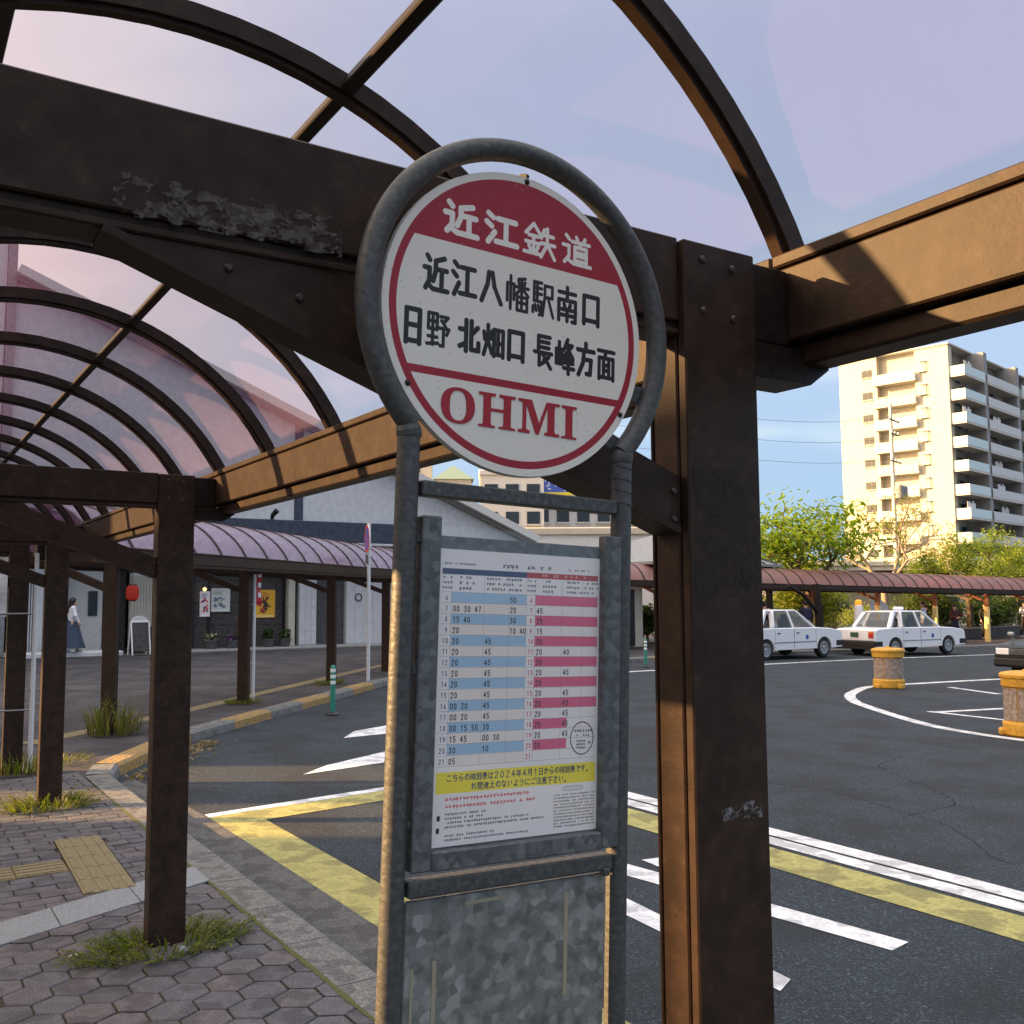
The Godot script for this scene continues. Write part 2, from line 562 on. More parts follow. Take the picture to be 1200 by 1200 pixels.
	M.drum_yellow = tri_mat(ntex(noise(80, 0.03), [[0.2, rgb8(176, 128, 34)], [0.5, rgb8(190, 142, 40)], [0.8, rgb8(198, 154, 56)]]), 0.6, 0.6)
	M.drum_sheet = tri_mat(ntex(noise(81, 0.04, FastNoiseLite.TYPE_SIMPLEX, 5), [[0.25, rgb8(118, 104, 94)], [0.5, rgb8(138, 124, 113)], [0.75, rgb8(156, 144, 134)]]), 0.5, 0.7)
	for w in [M.brown, M.dark_brown]:
		w.metallic_specular = 0.3

# ------------------------------------------------------------------ strokes of the characters on a 20 x 20 grid
const WALK := "3,2 5,4; 1,8 5,8 5,14 2,18; 4,16 8,18 20,18; "
var GLYPH := {
	"近": WALK + "17,2 10,4; 10,4 10,9 8,14; 10,8 19,8; 15,8 15,16",
	"江": "2,2 5,4; 1,7 4,9; 2,18 6,12; 8,4 19,4; 13,4 13,17; 7,17 20,17",
	"八": "8,3 7,9 2,18; 11,3 13,10 19,18",
	"幡": "1,6 1,15; 1,6 7,6 7,14; 4,2 4,19; 17,2 11,3; 9,7 20,7; 14,3 14,11; 11,4 12,6; 17,4 16,6; 14,7 9,11; 14,7 20,11; 10,12 10,19; 10,12 19,12 19,19; 10,15 19,15; 10,19 19,19; 14,12 14,19",
	"駅": "2,2 2,12; 2,2 9,2; 2,5 9,5; 2,8 9,8; 5,2 5,12; 2,12 9,12 9,18 7,19; 1,15 1,18; 3,14 4,17; 6,14 7,17; 12,3 19,3 19,9 12,9; 12,3 12,9 10,19; 15,9 20,19",
	"南": "2,4 18,4; 10,1 10,8; 2,8 2,19; 2,8 18,8 18,19 15,19; 7,10 8,12; 13,10 12,12; 5,13 15,13; 4,16 16,16; 10,13 10,19",
	"口": "3,3 3,18; 3,3 17,3 17,18; 3,16 17,16",
	"日": "4,2 4,19; 4,2 16,2 16,19; 4,10 16,10; 4,18 16,18",
	"野": "1,2 1,10; 1,2 9,2 9,10; 1,6 9,6; 1,10 9,10; 5,2 5,18; 1,14 9,14; 0,18 10,17; 12,3 19,3 15,6; 13,5 17,8; 11,9 20,9 18,12; 15,9 15,18 12,18",
	"北": "7,2 7,18; 1,7 7,7; 1,16 7,14; 12,2 12,17 19,17 19,13; 18,5 12,9",
	"畑": "5,2 5,9 1,18; 5,10 9,17; 1,6 2,10; 9,5 8,9; 11,4 11,18; 11,4 20,4 20,18; 11,11 20,11; 11,17 20,17; 15,4 15,17",
	"長": "5,2 5,11; 5,2 17,2; 5,5 16,5; 5,8 16,8; 1,11 19,11; 6,11 6,18 11,16; 16,13 11,15; 9,11 18,19",
	"峰": "4,3 4,15; 1,7 1,15 7,15; 7,7 7,15; 13,1 9,7; 12,4 18,4 9,11; 12,5 19,11; 10,12 19,12; 10,14 19,14; 9,17 20,17; 14,10 14,20",
	"方": "10,1 10,5; 1,5 19,5; 8,5 7,12 2,19; 7,10 16,10 15,18 11,18",
	"面": "1,3 19,3; 10,3 8,7; 2,7 2,19; 2,7 18,7 18,19; 2,18 18,18; 7,7 7,18; 13,7 13,18; 7,11 13,11; 7,14 13,14",
	"鉄": "6,1 1,7; 6,1 10,6; 3,8 9,8; 1,12 10,12; 6,8 6,18; 3,14 4,16; 9,14 8,16; 0,18 11,18; 13,3 11,8; 12,6 19,6; 11,11 20,11; 15,2 15,11 11,19; 15,11 20,19",
	"道": WALK + "10,2 11,4; 16,2 15,4; 7,5 19,5; 13,5 12,8; 9,8 9,16; 9,8 17,8 17,16; 9,11 17,11; 9,13 17,13; 9,16 17,16",
	"こ": "4,4 16,4; 3,14 5,17 17,17",
	"ち": "3,5 17,5; 9,1 5,12 13,9 17,13 13,18 7,18",
	"ら": "8,1 13,3; 5,6 4,13 12,9 17,13 13,18 6,18",
	"の": "10,4 7,15 3,14 3,8 8,3 15,4 18,10 15,16 11,18",
	"時": "1,3 1,16; 1,3 7,3 7,16; 1,9 7,9; 1,16 7,16; 10,5 19,5; 14,1 14,9; 9,9 20,9; 9,13 20,13; 17,9 17,19 14,19; 11,15 13,17",
	"刻": "1,4 12,4; 6,1 6,4 3,9 9,9 2,18; 10,8 4,19; 7,14 11,18; 14,4 14,14; 18,1 18,19 15,19",
	"表": "3,3 17,3; 4,6 16,6; 2,9 18,9; 10,1 10,9 2,15; 7,12 7,19 11,17; 10,9 18,18; 16,11 12,14",
	"は": "3,2 2,10 4,18; 8,6 18,6; 14,2 14,16 10,18 8,16 11,14 18,18",
	"年": "6,1 2,7; 5,4 17,4; 5,9 17,9; 5,9 5,14; 1,14 19,14; 11,4 11,19",
	"月": "5,2 5,12 2,19; 5,2 16,2 16,19 13,19; 5,7 16,7; 5,12 16,12",
	"か": "2,6 12,6 11,16 8,18; 8,1 3,18; 15,4 18,10",
	"で": "3,4 16,4 9,10 10,16 15,18; 15,8 16,10; 18,7 19,9",
	"す": "2,5 18,5; 11,1 11,11 7,12 7,8 11,8 11,14 7,19",
	"。": "3,16 6,16 6,19 3,19 3,16",
	"お": "2,6 11,6; 6,1 6,17 3,15 8,10 15,10 17,14 13,18; 14,3 17,6",
	"間": "2,2 2,19; 2,2 8,2 8,8 2,8; 2,5 8,5; 18,2 18,19 16,19; 18,2 12,2 12,8 18,8; 12,5 18,5; 7,11 7,18; 7,11 13,11 13,18 7,18; 7,14 13,14",
	"違": WALK + "9,3 17,3 17,6; 7,6 19,6; 9,8 16,8 16,11 9,11 9,8; 7,13 18,13; 13,11 13,17",
	"え": "8,1 12,3; 4,7 15,7 3,18 9,13 11,18 18,18",
	"な": "2,5 10,5; 6,1 3,12; 14,4 17,7; 13,8 13,16 8,18 7,15 11,14 17,17",
	"い": "4,4 4,14 7,16; 14,5 17,12",
	"よ": "11,2 11,16 6,18 4,15 9,14 17,18; 11,7 17,7",
	"う": "7,2 13,3; 4,8 14,7 16,11 13,16 8,19",
	"に": "3,3 2,10 4,18; 9,5 17,5; 8,14 11,17 18,17",
	"ご": "4,5 14,5; 3,14 6,17 17,17; 15,2 16,4; 18,1 19,3",
	"注": "2,2 5,4; 1,7 4,9; 2,18 6,12; 12,1 14,3; 8,5 19,5; 9,11 18,11; 7,18 20,18; 13,5 13,18",
	"意": "10,1 10,3; 3,3 17,3; 7,4 8,7; 13,4 12,7; 1,7 19,7; 5,9 15,9 15,14 5,14 5,9; 5,11 15,11; 3,16 2,18; 7,16 8,19 14,19 14,17; 16,16 18,18",
	"下": "1,3 19,3; 9,3 9,19; 10,8 16,12",
	"さ": "3,5 17,5; 8,1 13,11; 13,11 5,12 4,16 7,18 14,18",
	"0": "10,2 15,5 15,15 10,18 5,15 5,5 10,2",
	"1": "6,5 11,2 11,18",
	"2": "5,6 8,2 13,2 15,6 5,18 15,18",
	"3": "5,3 14,3 9,9 14,11 15,15 10,18 5,16",
	"4": "12,18 12,2 4,13 17,13",
	"5": "15,2 6,2 5,9 12,8 15,13 11,18 5,16",
	"6": "14,2 7,8 5,14 10,18 15,14 10,10 6,12",
	"7": "5,2 15,2 9,18",
	"8": "10,2 14,5 10,9 6,5 10,2; 10,9 15,14 10,18 5,14 10,9",
	"9": "14,8 10,11 5,7 10,2 15,6 13,13 7,18",
}

func stroke(im: Image, a: Vector2, b: Vector2, w: float, c: Color) -> void:
	var h := w * 0.5
	var x0 := maxi(0, int(minf(a.x, b.x) - h - 1))
	var x1 := mini(im.get_width() - 1, int(maxf(a.x, b.x) + h + 2))
	var y0 := maxi(0, int(minf(a.y, b.y) - h - 1))
	var y1 := mini(im.get_height() - 1, int(maxf(a.y, b.y) + h + 2))
	var d := b - a
	var dd := maxf(d.length_squared(), 0.0001)
	for y in range(y0, y1 + 1):
		for x in range(x0, x1 + 1):
			var p := Vector2(x + 0.5, y + 0.5)
			var t := clampf((p - a).dot(d) / dd, 0.0, 1.0)
			var k := clampf(h + 0.5 - (p - a - d * t).length(), 0.0, 1.0)
			if k > 0.0:
				im.set_pixel(x, y, im.get_pixel(x, y).lerp(c, k))

func write(im: Image, s: String, at: Vector2, size: Vector2, pitch: float, w0: float, c: Color) -> void:
	for i in s.length():
		if GLYPH.has(s[i]):
			var busy := String(GLYPH[s[i]]).split(";", false).size()
			var w := w0 * (1.0 if busy < 8 else (0.88 if busy < 11 else 0.7))
			for line in String(GLYPH[s[i]]).split(";", false):
				var pts := PackedVector2Array()
				for q in line.strip_edges().split(" ", false):
					var xy := q.split(",")
					pts.append(at + Vector2(pitch * i, 0) + Vector2(float(xy[0]), float(xy[1])) / 20.0 * size)
				for k in pts.size() - 1:
					stroke(im, pts[k], pts[k + 1], w, c)

func disc_print() -> Texture2D:
	var im := Image.create(1024, 1024, false, Image.FORMAT_RGB8)
	var white := rgb8(232, 229, 218)
	var red := rgb8(158, 24, 42)
	im.fill(white)
	var s := 1024.0 / 0.45
	for y in 1024:
		for x in 1024:
			var p := Vector2(x + 0.5 - 512.0, 512.0 - y - 0.5) / s
			var r := p.length()
			var k := clampf((r - 0.2025) * s + 0.5, 0, 1) * clampf((0.2135 - r) * s + 0.5, 0, 1)
			k = maxf(k, clampf((p.y - 0.096) * s + 0.5, 0, 1) * clampf((0.208 - r) * s + 0.5, 0, 1))
			k = maxf(k, clampf(0.5 + (0.0055 - absf(p.y + 0.093)) * s, 0, 1) * clampf((0.208 - r) * s + 0.5, 0, 1))
			if k > 0:
				im.set_pixel(x, y, white.lerp(red, k))
	var px := func(u: float, v: float) -> Vector2: return Vector2(512 + u * s, 512 - v * s)
	write(im, "近江鉄道", px.call(-0.134, 0.160), Vector2(0.055, 0.053) * s, 0.068 * s, 0.0088 * s, rgb8(238, 235, 226))
	var ink := rgb8(26, 26, 30)
	write(im, "近江八幡駅南口", px.call(-0.163, 0.075), Vector2(0.0385, 0.058) * s, 0.0452 * s, 0.0073 * s, ink)
	write(im, "日野", px.call(-0.193, -0.006), Vector2(0.034, 0.055) * s, 0.039 * s, 0.0073 * s, ink)
	write(im, "北畑口", px.call(-0.104, -0.006), Vector2(0.034, 0.055) * s, 0.0395 * s, 0.0073 * s, ink)
	write(im, "長峰方面", px.call(0.023, -0.006), Vector2(0.034, 0.055) * s, 0.0395 * s, 0.0073 * s, ink)
	# weathering: faint specks
	var r := RandomNumberGenerator.new()
	r.seed = 5
	for i in 420:
		var q := Vector2(r.randf() * 1024, r.randf() * 1024)
		stroke(im, q, q + Vector2(r.randf_range(-3, 3), r.randf_range(0, 5)), r.randf_range(0.8, 2.2), rgb8(110, 104, 92).lerp(white, r.randf() * 0.6))
	im.generate_mipmaps()
	return ImageTexture.create_from_image(im)

func sheet_print() -> Texture2D:
	var W := 704
	var H := 992
	var im := Image.create(W, H, false, Image.FORMAT_RGB8)
	im.fill(rgb8(244, 238, 234))
	var r := RandomNumberGenerator.new()
	r.seed = 9
	var ink := rgb8(36, 38, 46)
	var scrawl := func(x0: float, x1: float, y: float, h: float, c: Color, dens := 0.8) -> void:
		var x := x0
		while x < x1:
			if r.randf() < dens:
				for k in 4:
					var a := Vector2(x + r.randf() * h * 0.3, y + (0.2 + 0.35 * k if k < 2 else r.randf() * 0.3) * h) + Vector2(0.25 * (k - 2) * h if k > 1 else 0.0, 0)
					stroke(im, a, a + (Vector2(r.randf_range(0.3, 0.8), 0) if k < 2 else Vector2(0, r.randf_range(0.3, 0.8))) * h, maxf(1.3, h * 0.15), c)
			x += h * 1.05
	var X0 := 22.0
	var XM := 372.0
	var X1 := 696.0
	# headings
	scrawl.call(250, 480, 42, 17, ink)
	scrawl.call(30, 150, 46, 8, ink, 0.6)
	scrawl.call(560, 680, 46, 9, ink, 0.7)
	im.fill_rect(Rect2i(22, 66, 350, 20), rgb8(44, 62, 104))
	im.fill_rect(Rect2i(372, 66, 324, 20), rgb8(186, 48, 52))
	scrawl.call(440, 640, 70, 12, rgb8(232, 214, 204), 0.4)
	for row in 3:
		for half in 2:
			var bx := X0 if half == 0 else XM
			scrawl.call(bx + 4, bx + 40, 92 + row * 18, 9, ink, 0.8)
			scrawl.call(bx + 70, bx + 130, 91 + row * 18, 12, ink, 0.8)
			scrawl.call(bx + 180, bx + 320, 91 + row * 18, 11, ink, 0.75)
	# rows of hours 6 to 21
	var left := [["", "", "50"], ["00 30 47", "", "20"], ["15 40", "", "30"], ["20", "", "10 40"], ["20", "45", ""], ["20", "45", ""], ["20", "45", ""], ["20", "45", ""], ["20", "45", ""], ["20", "45", ""], ["00 20", "45", ""], ["00 20", "45", ""], ["00 15 50", "30", ""], ["15 45", "00 30", ""], ["30", "10", ""], ["05", "", ""]]
	var right := [["", ""], ["45", ""], ["25", ""], ["15", ""], ["20", ""], ["20", "40"], ["20", ""], ["20", "45"], ["20", ""], ["20", "45"], ["20", "45"], ["20", "45"], ["20", "45"], ["20", "45"], ["20", ""], ["", ""]]
	var y0 := 146.0
	var rh := 36.6
	for i in 16:
		var y := y0 + rh * i
		if i % 2 == 0:
			im.fill_rect(Rect2i(60, int(y), 312, int(rh)), rgb8(166, 200, 224))
			var cut := 560 if i in [12, 14] else 696
			im.fill_rect(Rect2i(410, int(y), cut - 410, int(rh)), rgb8(226, 104, 138))
		else:
			im.fill_rect(Rect2i(60, int(y), 312, int(rh)), rgb8(242, 232, 222))
		var hr := str(6 + i)
		write(im, hr, Vector2(28 if hr.length() == 2 else 36, y + 10), Vector2(13, 20), 13, 2.2, rgb8(60, 70, 110))
		write(im, hr, Vector2(380 if hr.length() == 2 else 386, y + 10), Vector2(13, 20), 13, 2.2, rgb8(200, 52, 60))
		var cx := [66.0, 198.0, 300.0]
		for k in 3:
			write(im, left[i][k], Vector2(cx[k], y + 9), Vector2(15, 23), 14.5, 2.9, ink)
		var dx := [416.0, 538.0]
		for k in 2:
			write(im, right[i][k], Vector2(dx[k], y + 9), Vector2(15, 23), 14.5, 2.9, ink)
	for x in [60, 192, 296, 372, 410, 530, 624]:
		for y in range(86, 732):
			im.set_pixel(x, y, im.get_pixel(x, y).lerp(rgb8(90, 90, 100), 0.55))
	for i in 17:
		im.fill_rect(Rect2i(22, int(y0 + rh * i), 674, 1), rgb8(140, 138, 142))
	# round stamp
	for k in 48:
		var a0 := TAU * k / 48.0
		var a1 := TAU * (k + 1) / 48.0
		stroke(im, Vector2(632 + 52 * cos(a0), 662 + 58 * sin(a0)), Vector2(632 + 52 * cos(a1), 662 + 58 * sin(a1)), 4.0, rgb8(60, 44, 56))
	scrawl.call(596, 672, 630, 12, ink, 0.9)
	scrawl.call(606, 662, 648, 10, ink, 0.9)
	for k in 3:
		scrawl.call(608, 640, 668 + k * 12, 10, ink, 1.0)
	scrawl.call(646, 664, 672, 16, ink, 0.8)
	# yellow notice
	im.fill_rect(Rect2i(22, 750, 674, 70), rgb8(246, 228, 60))
	write(im, "こちらの時刻表は2024年4月1日からの時刻表です。", Vector2(62, 757), Vector2(22, 26), 23.6, 3.0, rgb8(40, 52, 96))
	write(im, "お間違えのないようにご注意下さい。", Vector2(160, 789), Vector2(23, 26), 24.6, 3.0, rgb8(40, 52, 96))
	scrawl.call(62, 400, 834, 13, rgb8(206, 40, 48), 0.95)
	scrawl.call(62, 420, 858, 13, rgb8(206, 40, 48), 0.95)
	for k in 6:
		if k == 4:
			continue
		scrawl.call(62, [220, 210, 400, 460, 0, 260][k], 884 + k * 14, 9, ink, 0.9)
	scrawl.call(62, 400, 968, 9, ink, 0.9)
	for q in [[36, 896], [34, 936]]:
		stroke(im, Vector2(q[0], q[1]), Vector2(q[0], q[1] + 6), 13, ink)
	for k in 11:
		scrawl.call(510, 690, 856 + k * 11, 7, rgb8(90, 88, 84), 0.9)
	for e in [[[556, 838], [632, 838]]]:
		stroke(im, Vector2(e[0][0], e[0][1]), Vector2(e[1][0], e[1][1]), 16, rgb8(150, 148, 146))
		stroke(im, Vector2(e[0][0], e[0][1]), Vector2(e[1][0], e[1][1]), 12, rgb8(228, 224, 220))
	im.generate_mipmaps()
	return ImageTexture.create_from_image(im)

func printed(t: Texture2D, rough := 0.4) -> StandardMaterial3D:
	var m := StandardMaterial3D.new()
	m.albedo_texture = t
	m.roughness = rough
	m.texture_repeat = false
	return m

func sky_picture() -> ImageTexture:
	var w := 720
	var h := 360
	var im := Image.create(w, h, false, Image.FORMAT_RGBF)
	var cl := noise(91, 1.0, FastNoiseLite.TYPE_SIMPLEX, 5)
	var sun := Vector3(-0.839, 0.0, -0.544)
	for j in h:
		var th := PI * (j + 0.5) / h
		for i in w:
			var ph := TAU * (i + 0.5) / w
			var d := Vector3(sin(th) * sin(ph), cos(th), -sin(th) * cos(ph))
			var up := maxf(d.y, 0.0)
			var flat_d := Vector3(d.x, 0, d.z).normalized()
			var toward := 0.5 + 0.5 * flat_d.dot(sun)
			var zen := Vector3(0.126, 0.124, 0.178)
			var hor := Vector3(0.064, 0.114, 0.152).lerp(Vector3(0.175, 0.142, 0.122), smoothstep(0.5, 0.78, toward)).lerp(Vector3(2.8, 1.85, 0.95), pow(toward, 12.0))
			var c := hor.lerp(zen + Vector3(0.10, 0.075, 0.055) * pow(toward, 3.0), pow(up, 0.6))
			c += Vector3(1.0, 0.62, 0.32) * 1.1 * pow(toward, 9.0) * exp(-up * 3.0)
			# thin streaky cloud
			var q := Vector3(d.x, 0, d.z) / (up + 0.16)
			var s := cl.get_noise_3d((q.x * 0.84 + q.z * 0.54) * 0.45 + 3.0, (q.x * 0.54 - q.z * 0.84) * 1.6 + 1.0, 0.3) * 0.5 + 0.5
			var cloud := smoothstep(0.5, 0.76, s) * smoothstep(0.02, 0.2, up)
			c = c.lerp(Vector3(0.145, 0.172, 0.182).lerp(Vector3(1.4, 1.0, 0.68), pow(toward, 5.0)), cloud * 0.75 * (1.0 - 0.8 * smoothstep(0.22, 0.42, up)))
			c = c.lerp(Vector3(0.46, 0.455, 0.46), 0.95 * smoothstep(0.5, 0.95, up))  # brighter overhead sky, added out of view to lift the shade
			if d.y < 0.0:
				c = c.lerp(Vector3(0.2, 0.19, 0.19), clampf(-d.y * 12.0, 0.0, 1.0))
			im.set_pixel(i, j, Color(c.x, c.y, c.z))
	return ImageTexture.create_from_image(im)

# polygon laid on the ground, cut at the folds of the terrain
func sheet(mb: MB, poly: PackedVector2Array, off: float) -> void:
	var r := Vector2(0.839, 0.544)
	var f := Vector2(0.544, -0.839)
	var lats := [-900.0, 3.0, 35.0, 900.0]
	for k in 3:
		var band := PackedVector2Array([r * lats[k] - f * 900, r * lats[k + 1] - f * 900, r * lats[k + 1] + f * 900, r * lats[k] + f * 900])
		for piece in Geometry2D.intersect_polygons(poly, band):
			var idx := Geometry2D.triangulate_polygon(piece)
			for i in range(0, idx.size(), 3):
				var p := []
				for e in 3:
					var q: Vector2 = piece[idx[i + e]]
					p.append(on_ground(q.x, q.y, off))
				mb.tri(p[0], p[1], p[2], Vector3.UP)

# painted line of a given width along points on the road
func line_mark(mb: MB, pts: Array, w: float, off: float) -> void:
	var m := pts.size()
	var l := PackedVector2Array()
	var rr := PackedVector2Array()
	for i in m:
		var d: Vector2 = (pts[mini(i + 1, m - 1)] - pts[maxi(i - 1, 0)]).normalized()
		var nn := Vector2(-d.y, d.x) * w * 0.5
		l.append(pts[i] + nn)
		rr.append(pts[i] - nn)
	for i in m - 1:
		sheet(mb, PackedVector2Array([l[i], l[i + 1], rr[i + 1], rr[i]]), off)

func smooth(pts: Array, n := 6) -> Array:
	var out := []
	for i in pts.size() - 1:
		for k in n:
			out.append((pts[i] as Vector2).cubic_interpolate(pts[i + 1], pts[maxi(i - 1, 0)], pts[mini(i + 2, pts.size() - 1)], float(k) / n))
	out.append(pts[-1])
	return out

var KERB := [Vector2(2.03, 9), Vector2(2.03, -9.2), Vector2(2.04, -10.4), Vector2(2.22, -11.0), Vector2(3.5, -13.05), Vector2(9.0, -18.85), Vector2(11, -20.1), Vector2(13.5, -20.8), Vector2(16.5, -21.2), Vector2(20, -21.8), Vector2(25, -22.6), Vector2(35, -22.9), Vector2(75, -23.6)]

func area_of(p: PackedVector2Array) -> float:
	var s := 0.0
	for i in p.size():
		s += p[i].cross(p[(i + 1) % p.size()]) * 0.5
	return s

# one paving block: the shared mesh, or a cut block where it meets an edge
func piece(walk: Node3D, called: String, shape: PackedVector2Array, r: float, at: Vector2, area: PackedVector2Array, whole: ArrayMesh, m: Material, rng: RandomNumberGenerator, holes := []) -> void:
	var poly := PackedVector2Array()
	for q in shape:
		poly.append(at + q * r)
	var cut := Geometry2D.intersect_polygons(poly, area)
	for hole in holes:
		var left := []
		for c in cut:
			for q in Geometry2D.clip_polygons(c, hole):
				if not Geometry2D.is_polygon_clockwise(q):
					left.append(q)
		left.sort_custom(func(p, q): return p.size() * 0 + absf(area_of(p)) > absf(area_of(q)))
		cut.assign(left)
	if cut.is_empty():
		return
	var size := 0.0
	var full := 0.0
	for i in cut[0].size():
		size += cut[0][i].cross(cut[0][(i + 1) % cut[0].size()]) * 0.5
	for i in poly.size():
		full += poly[i].cross(poly[(i + 1) % poly.size()]) * 0.5
	size = absf(size)
	full = absf(full)
	if size < full * 0.12:
		return
	var o: MeshInstance3D
	if size > full * 0.995:
		o = part(walk, called, whole, m, Vector3(at.x, rng.randf_range(-0.003, 0.001), at.y))
		var turn := (rng.randi() % 6) * PI / 3 if called == "paver" else 0.0
		o.rotation = Vector3(rng.randf_range(-0.012, 0.012), turn + rng.randf_range(-0.02, 0.02), rng.randf_range(-0.012, 0.012))
	else:
		var mb := MB.new()
		mb.prism(cut[0], Vector3(0, -0.012, 0), Vector3.RIGHT, Vector3.BACK, Vector3.UP * rng.randf_range(0.010, 0.013))
		part(walk, called, mb, m)

func ground() -> void:
	var road := MB.new()
	sheet(road, PackedVector2Array([Vector2(-600, -600), Vector2(600, -600), Vector2(600, 600), Vector2(-600, 600)]), RD)
	struct("road", road, M.asphalt)
	# plaza: everything behind the kerb
	var poly := PackedVector2Array()
	var inner := []
	for i in KERB.size():
		var d: Vector2 = (KERB[mini(i + 1, KERB.size() - 1)] - KERB[maxi(i - 1, 0)]).normalized()
		var side := Vector2(d.y, -d.x)
		inner.append(KERB[i] + side * 0.255)
		poly.append(KERB[i] + side * 0.2)
	for q in [Vector2(75, -140), Vector2(-90, -140), Vector2(-90, 9)]:
		poly.append(q)
	var pl := MB.new()
	sheet(pl, poly, -0.016)
	struct("plaza_paving", pl, M.plaza)
	# kerb of single stones
	var kerb := Node3D.new()
	kerb.name = numbered("kerb")
	add_child(kerb)
	kerb.set_meta("kind", "structure")
	var prof := [Vector2(-0.262, 0.0), Vector2(-0.05, 0.0), Vector2(-0.012, -0.03), Vector2(0.0, -0.132)]
	var run := 0.0
	for i in KERB.size() - 1:
		var a: Vector2 = KERB[i]
		var b: Vector2 = KERB[i + 1]
		var ln := a.distance_to(b)
		var cnt := maxi(1, roundi(ln / (0.62 if i < 6 else 1.4)))
		var d := (b - a) / ln
		var nn := Vector2(-d.y, d.x)
		for k in cnt:
			var p := a + d * (ln * k / cnt + 0.004)
			var q := a + d * (ln * (k + 1) / cnt - 0.004)
			var mb := MB.new()
			for s in 3:
				var u: Vector2 = prof[s]
				var v: Vector2 = prof[s + 1]
				var pts := []
				for e in [[p, u], [q, u], [q, v], [p, v]]:
					var g: Vector2 = e[0] + nn * e[1].x
					pts.append(on_ground(g.x, g.y, e[1].y))
				mb.quad(pts[0], pts[1], pts[2], pts[3], Vector3(nn.x, 1, nn.y))
			for e in [p, q]:
				var pts2 := []
				for u in prof:
					var g2: Vector2 = e + nn * u.x
					pts2.append(on_ground(g2.x, g2.y, u.y))
				var g3: Vector2 = e + nn * -0.262
				var low := on_ground(g3.x, g3.y, -0.132)
				var hint := Vector3(d.x, 0, d.y) * (-1.0 if e == p else 1.0)
				for s in 3:
					mb.tri(low, pts2[s], pts2[s + 1], hint)
			var yellow := i == 3 or (i >= 4 and i < 9 and (k % 4 > 1))
			part(kerb, "kerb_stone", mb, M.kerb_yellow if yellow else M.kerb)
	# gutter beside the bus bay
	var gut := MB.new()
	sheet(gut, PackedVector2Array([Vector2(2.02, 9), Vector2(2.43, 9), Vector2(2.43, -8.4), Vector2(2.3, -10.8), Vector2(2.02, -10.3)]), RD + 0.004)
	struct("gutter", gut, M.gutter)
	# near pavement: hexagonal blocks, a pale stone band, tactile tiles, rectangular blocks
	var walk := Node3D.new()
	walk.name = numbered("sidewalk")
	add_child(walk)
	walk.set_meta("kind", "structure")
	var bed := MB.new()
	bed.flat(PackedVector2Array([Vector2(-1.5, 1), Vector2(1.775, 1), Vector2(1.775, -9.0), Vector2(1.775, -10.6), Vector2(-1.5, -10.6)]), -0.011)
	part(walk, "joint_bed", bed, M.joint)
	var rng := RandomNumberGenerator.new()
	rng.seed = 12
	var slab_at := func(x: float) -> float: return -5.78 - (x - 0.6) * 0.46
	var hex := PackedVector2Array()
	for k in 6:
		hex.append(Vector2(cos(PI / 6 + PI / 3 * k), sin(PI / 6 + PI / 3 * k)))
	var hexes := []
	for t in 4:
		var mb := MB.new()
		var R := 0.1062
		var base := Vector3.ZERO
		for k in 6:
			var p := hex[k] * R
			var q := hex[(k + 1) % 6] * R
			var p2 := hex[k] * (R - 0.007)
			var q2 := hex[(k + 1) % 6] * (R - 0.007)
			var o := Vector3(p.x + q.x, 0, p.y + q.y)
			mb.quad(Vector3(p.x, -0.012, p.y), Vector3(q.x, -0.012, q.y), Vector3(q.x, -0.004, q.y), Vector3(p.x, -0.004, p.y), o)
			mb.quad(Vector3(p.x, -0.004, p.y), Vector3(q.x, -0.004, q.y), Vector3(q2.x, 0, q2.y), Vector3(p2.x, 0, p2.y), o.normalized() + Vector3.UP)
			mb.tri(base, Vector3(p2.x, 0, p2.y), Vector3(q2.x, 0, q2.y), Vector3.UP)
		hexes.append(mb.mesh())
	var near_side := PackedVector2Array([Vector2(-1.0, slab_at.call(-1.0) + 0.191), Vector2(1.758, slab_at.call(1.758) + 0.191), Vector2(1.758, 2.0), Vector2(-1.0, 2.0)])
	for row in 28:
		var z := -2.0 - row * 0.1665
		for cI in range(0, 10):
			var x := 0.14 + cI * 0.1935 + (0.0967 if row % 2 else 0.0)
			if x < 0.30 - (z + 3.6) * 0.12:
				continue
			piece(walk, "paver", hex, 0.1062, Vector2(x, z), near_side, hexes[rng.randi() % 4], M.pavers[rng.randi() % 5], rng)
	var bricks := []
	for t in 3:
		var mb := MB.new()
		mb.box(Vector3(0, -0.008, 0), Vector3(0.226, 0.017, 0.122), 0.005)
		bricks.append(mb.mesh())
	var far_side_poly := PackedVector2Array([Vector2(-1.0, slab_at.call(-1.0) - 0.191), Vector2(1.758, slab_at.call(1.758) - 0.191), Vector2(1.758, -11.0), Vector2(-1.0, -11.0)])
	var tiles_a := PackedVector2Array([Vector2(1.078, -6.24), Vector2(1.388, -6.24), Vector2(1.434, -7.752), Vector2(1.124, -7.752)])
	var tiles_b := PackedVector2Array([Vector2(0.1, -6.80), Vector2(1.11, -6.845), Vector2(1.11, -7.155), Vector2(0.1, -7.12)])
	var oblong := PackedVector2Array([Vector2(0.113, 0.061), Vector2(-0.113, 0.061), Vector2(-0.113, -0.061), Vector2(0.113, -0.061)])
	for row in 36:
		var z := -6.0 - row * 0.131
		for cI in range(0, 7):
			var x := 0.4 + cI * 0.234 + (0.117 if row % 2 else 0.0)
			if x < 0.5 + (z + 6.0) * -0.09:
				continue
			piece(walk, "brick_paver", oblong, 1.0, Vector2(x, z), far_side_poly, bricks[rng.randi() % 3], M.pavers[rng.randi() % 5], rng, [tiles_a, tiles_b])
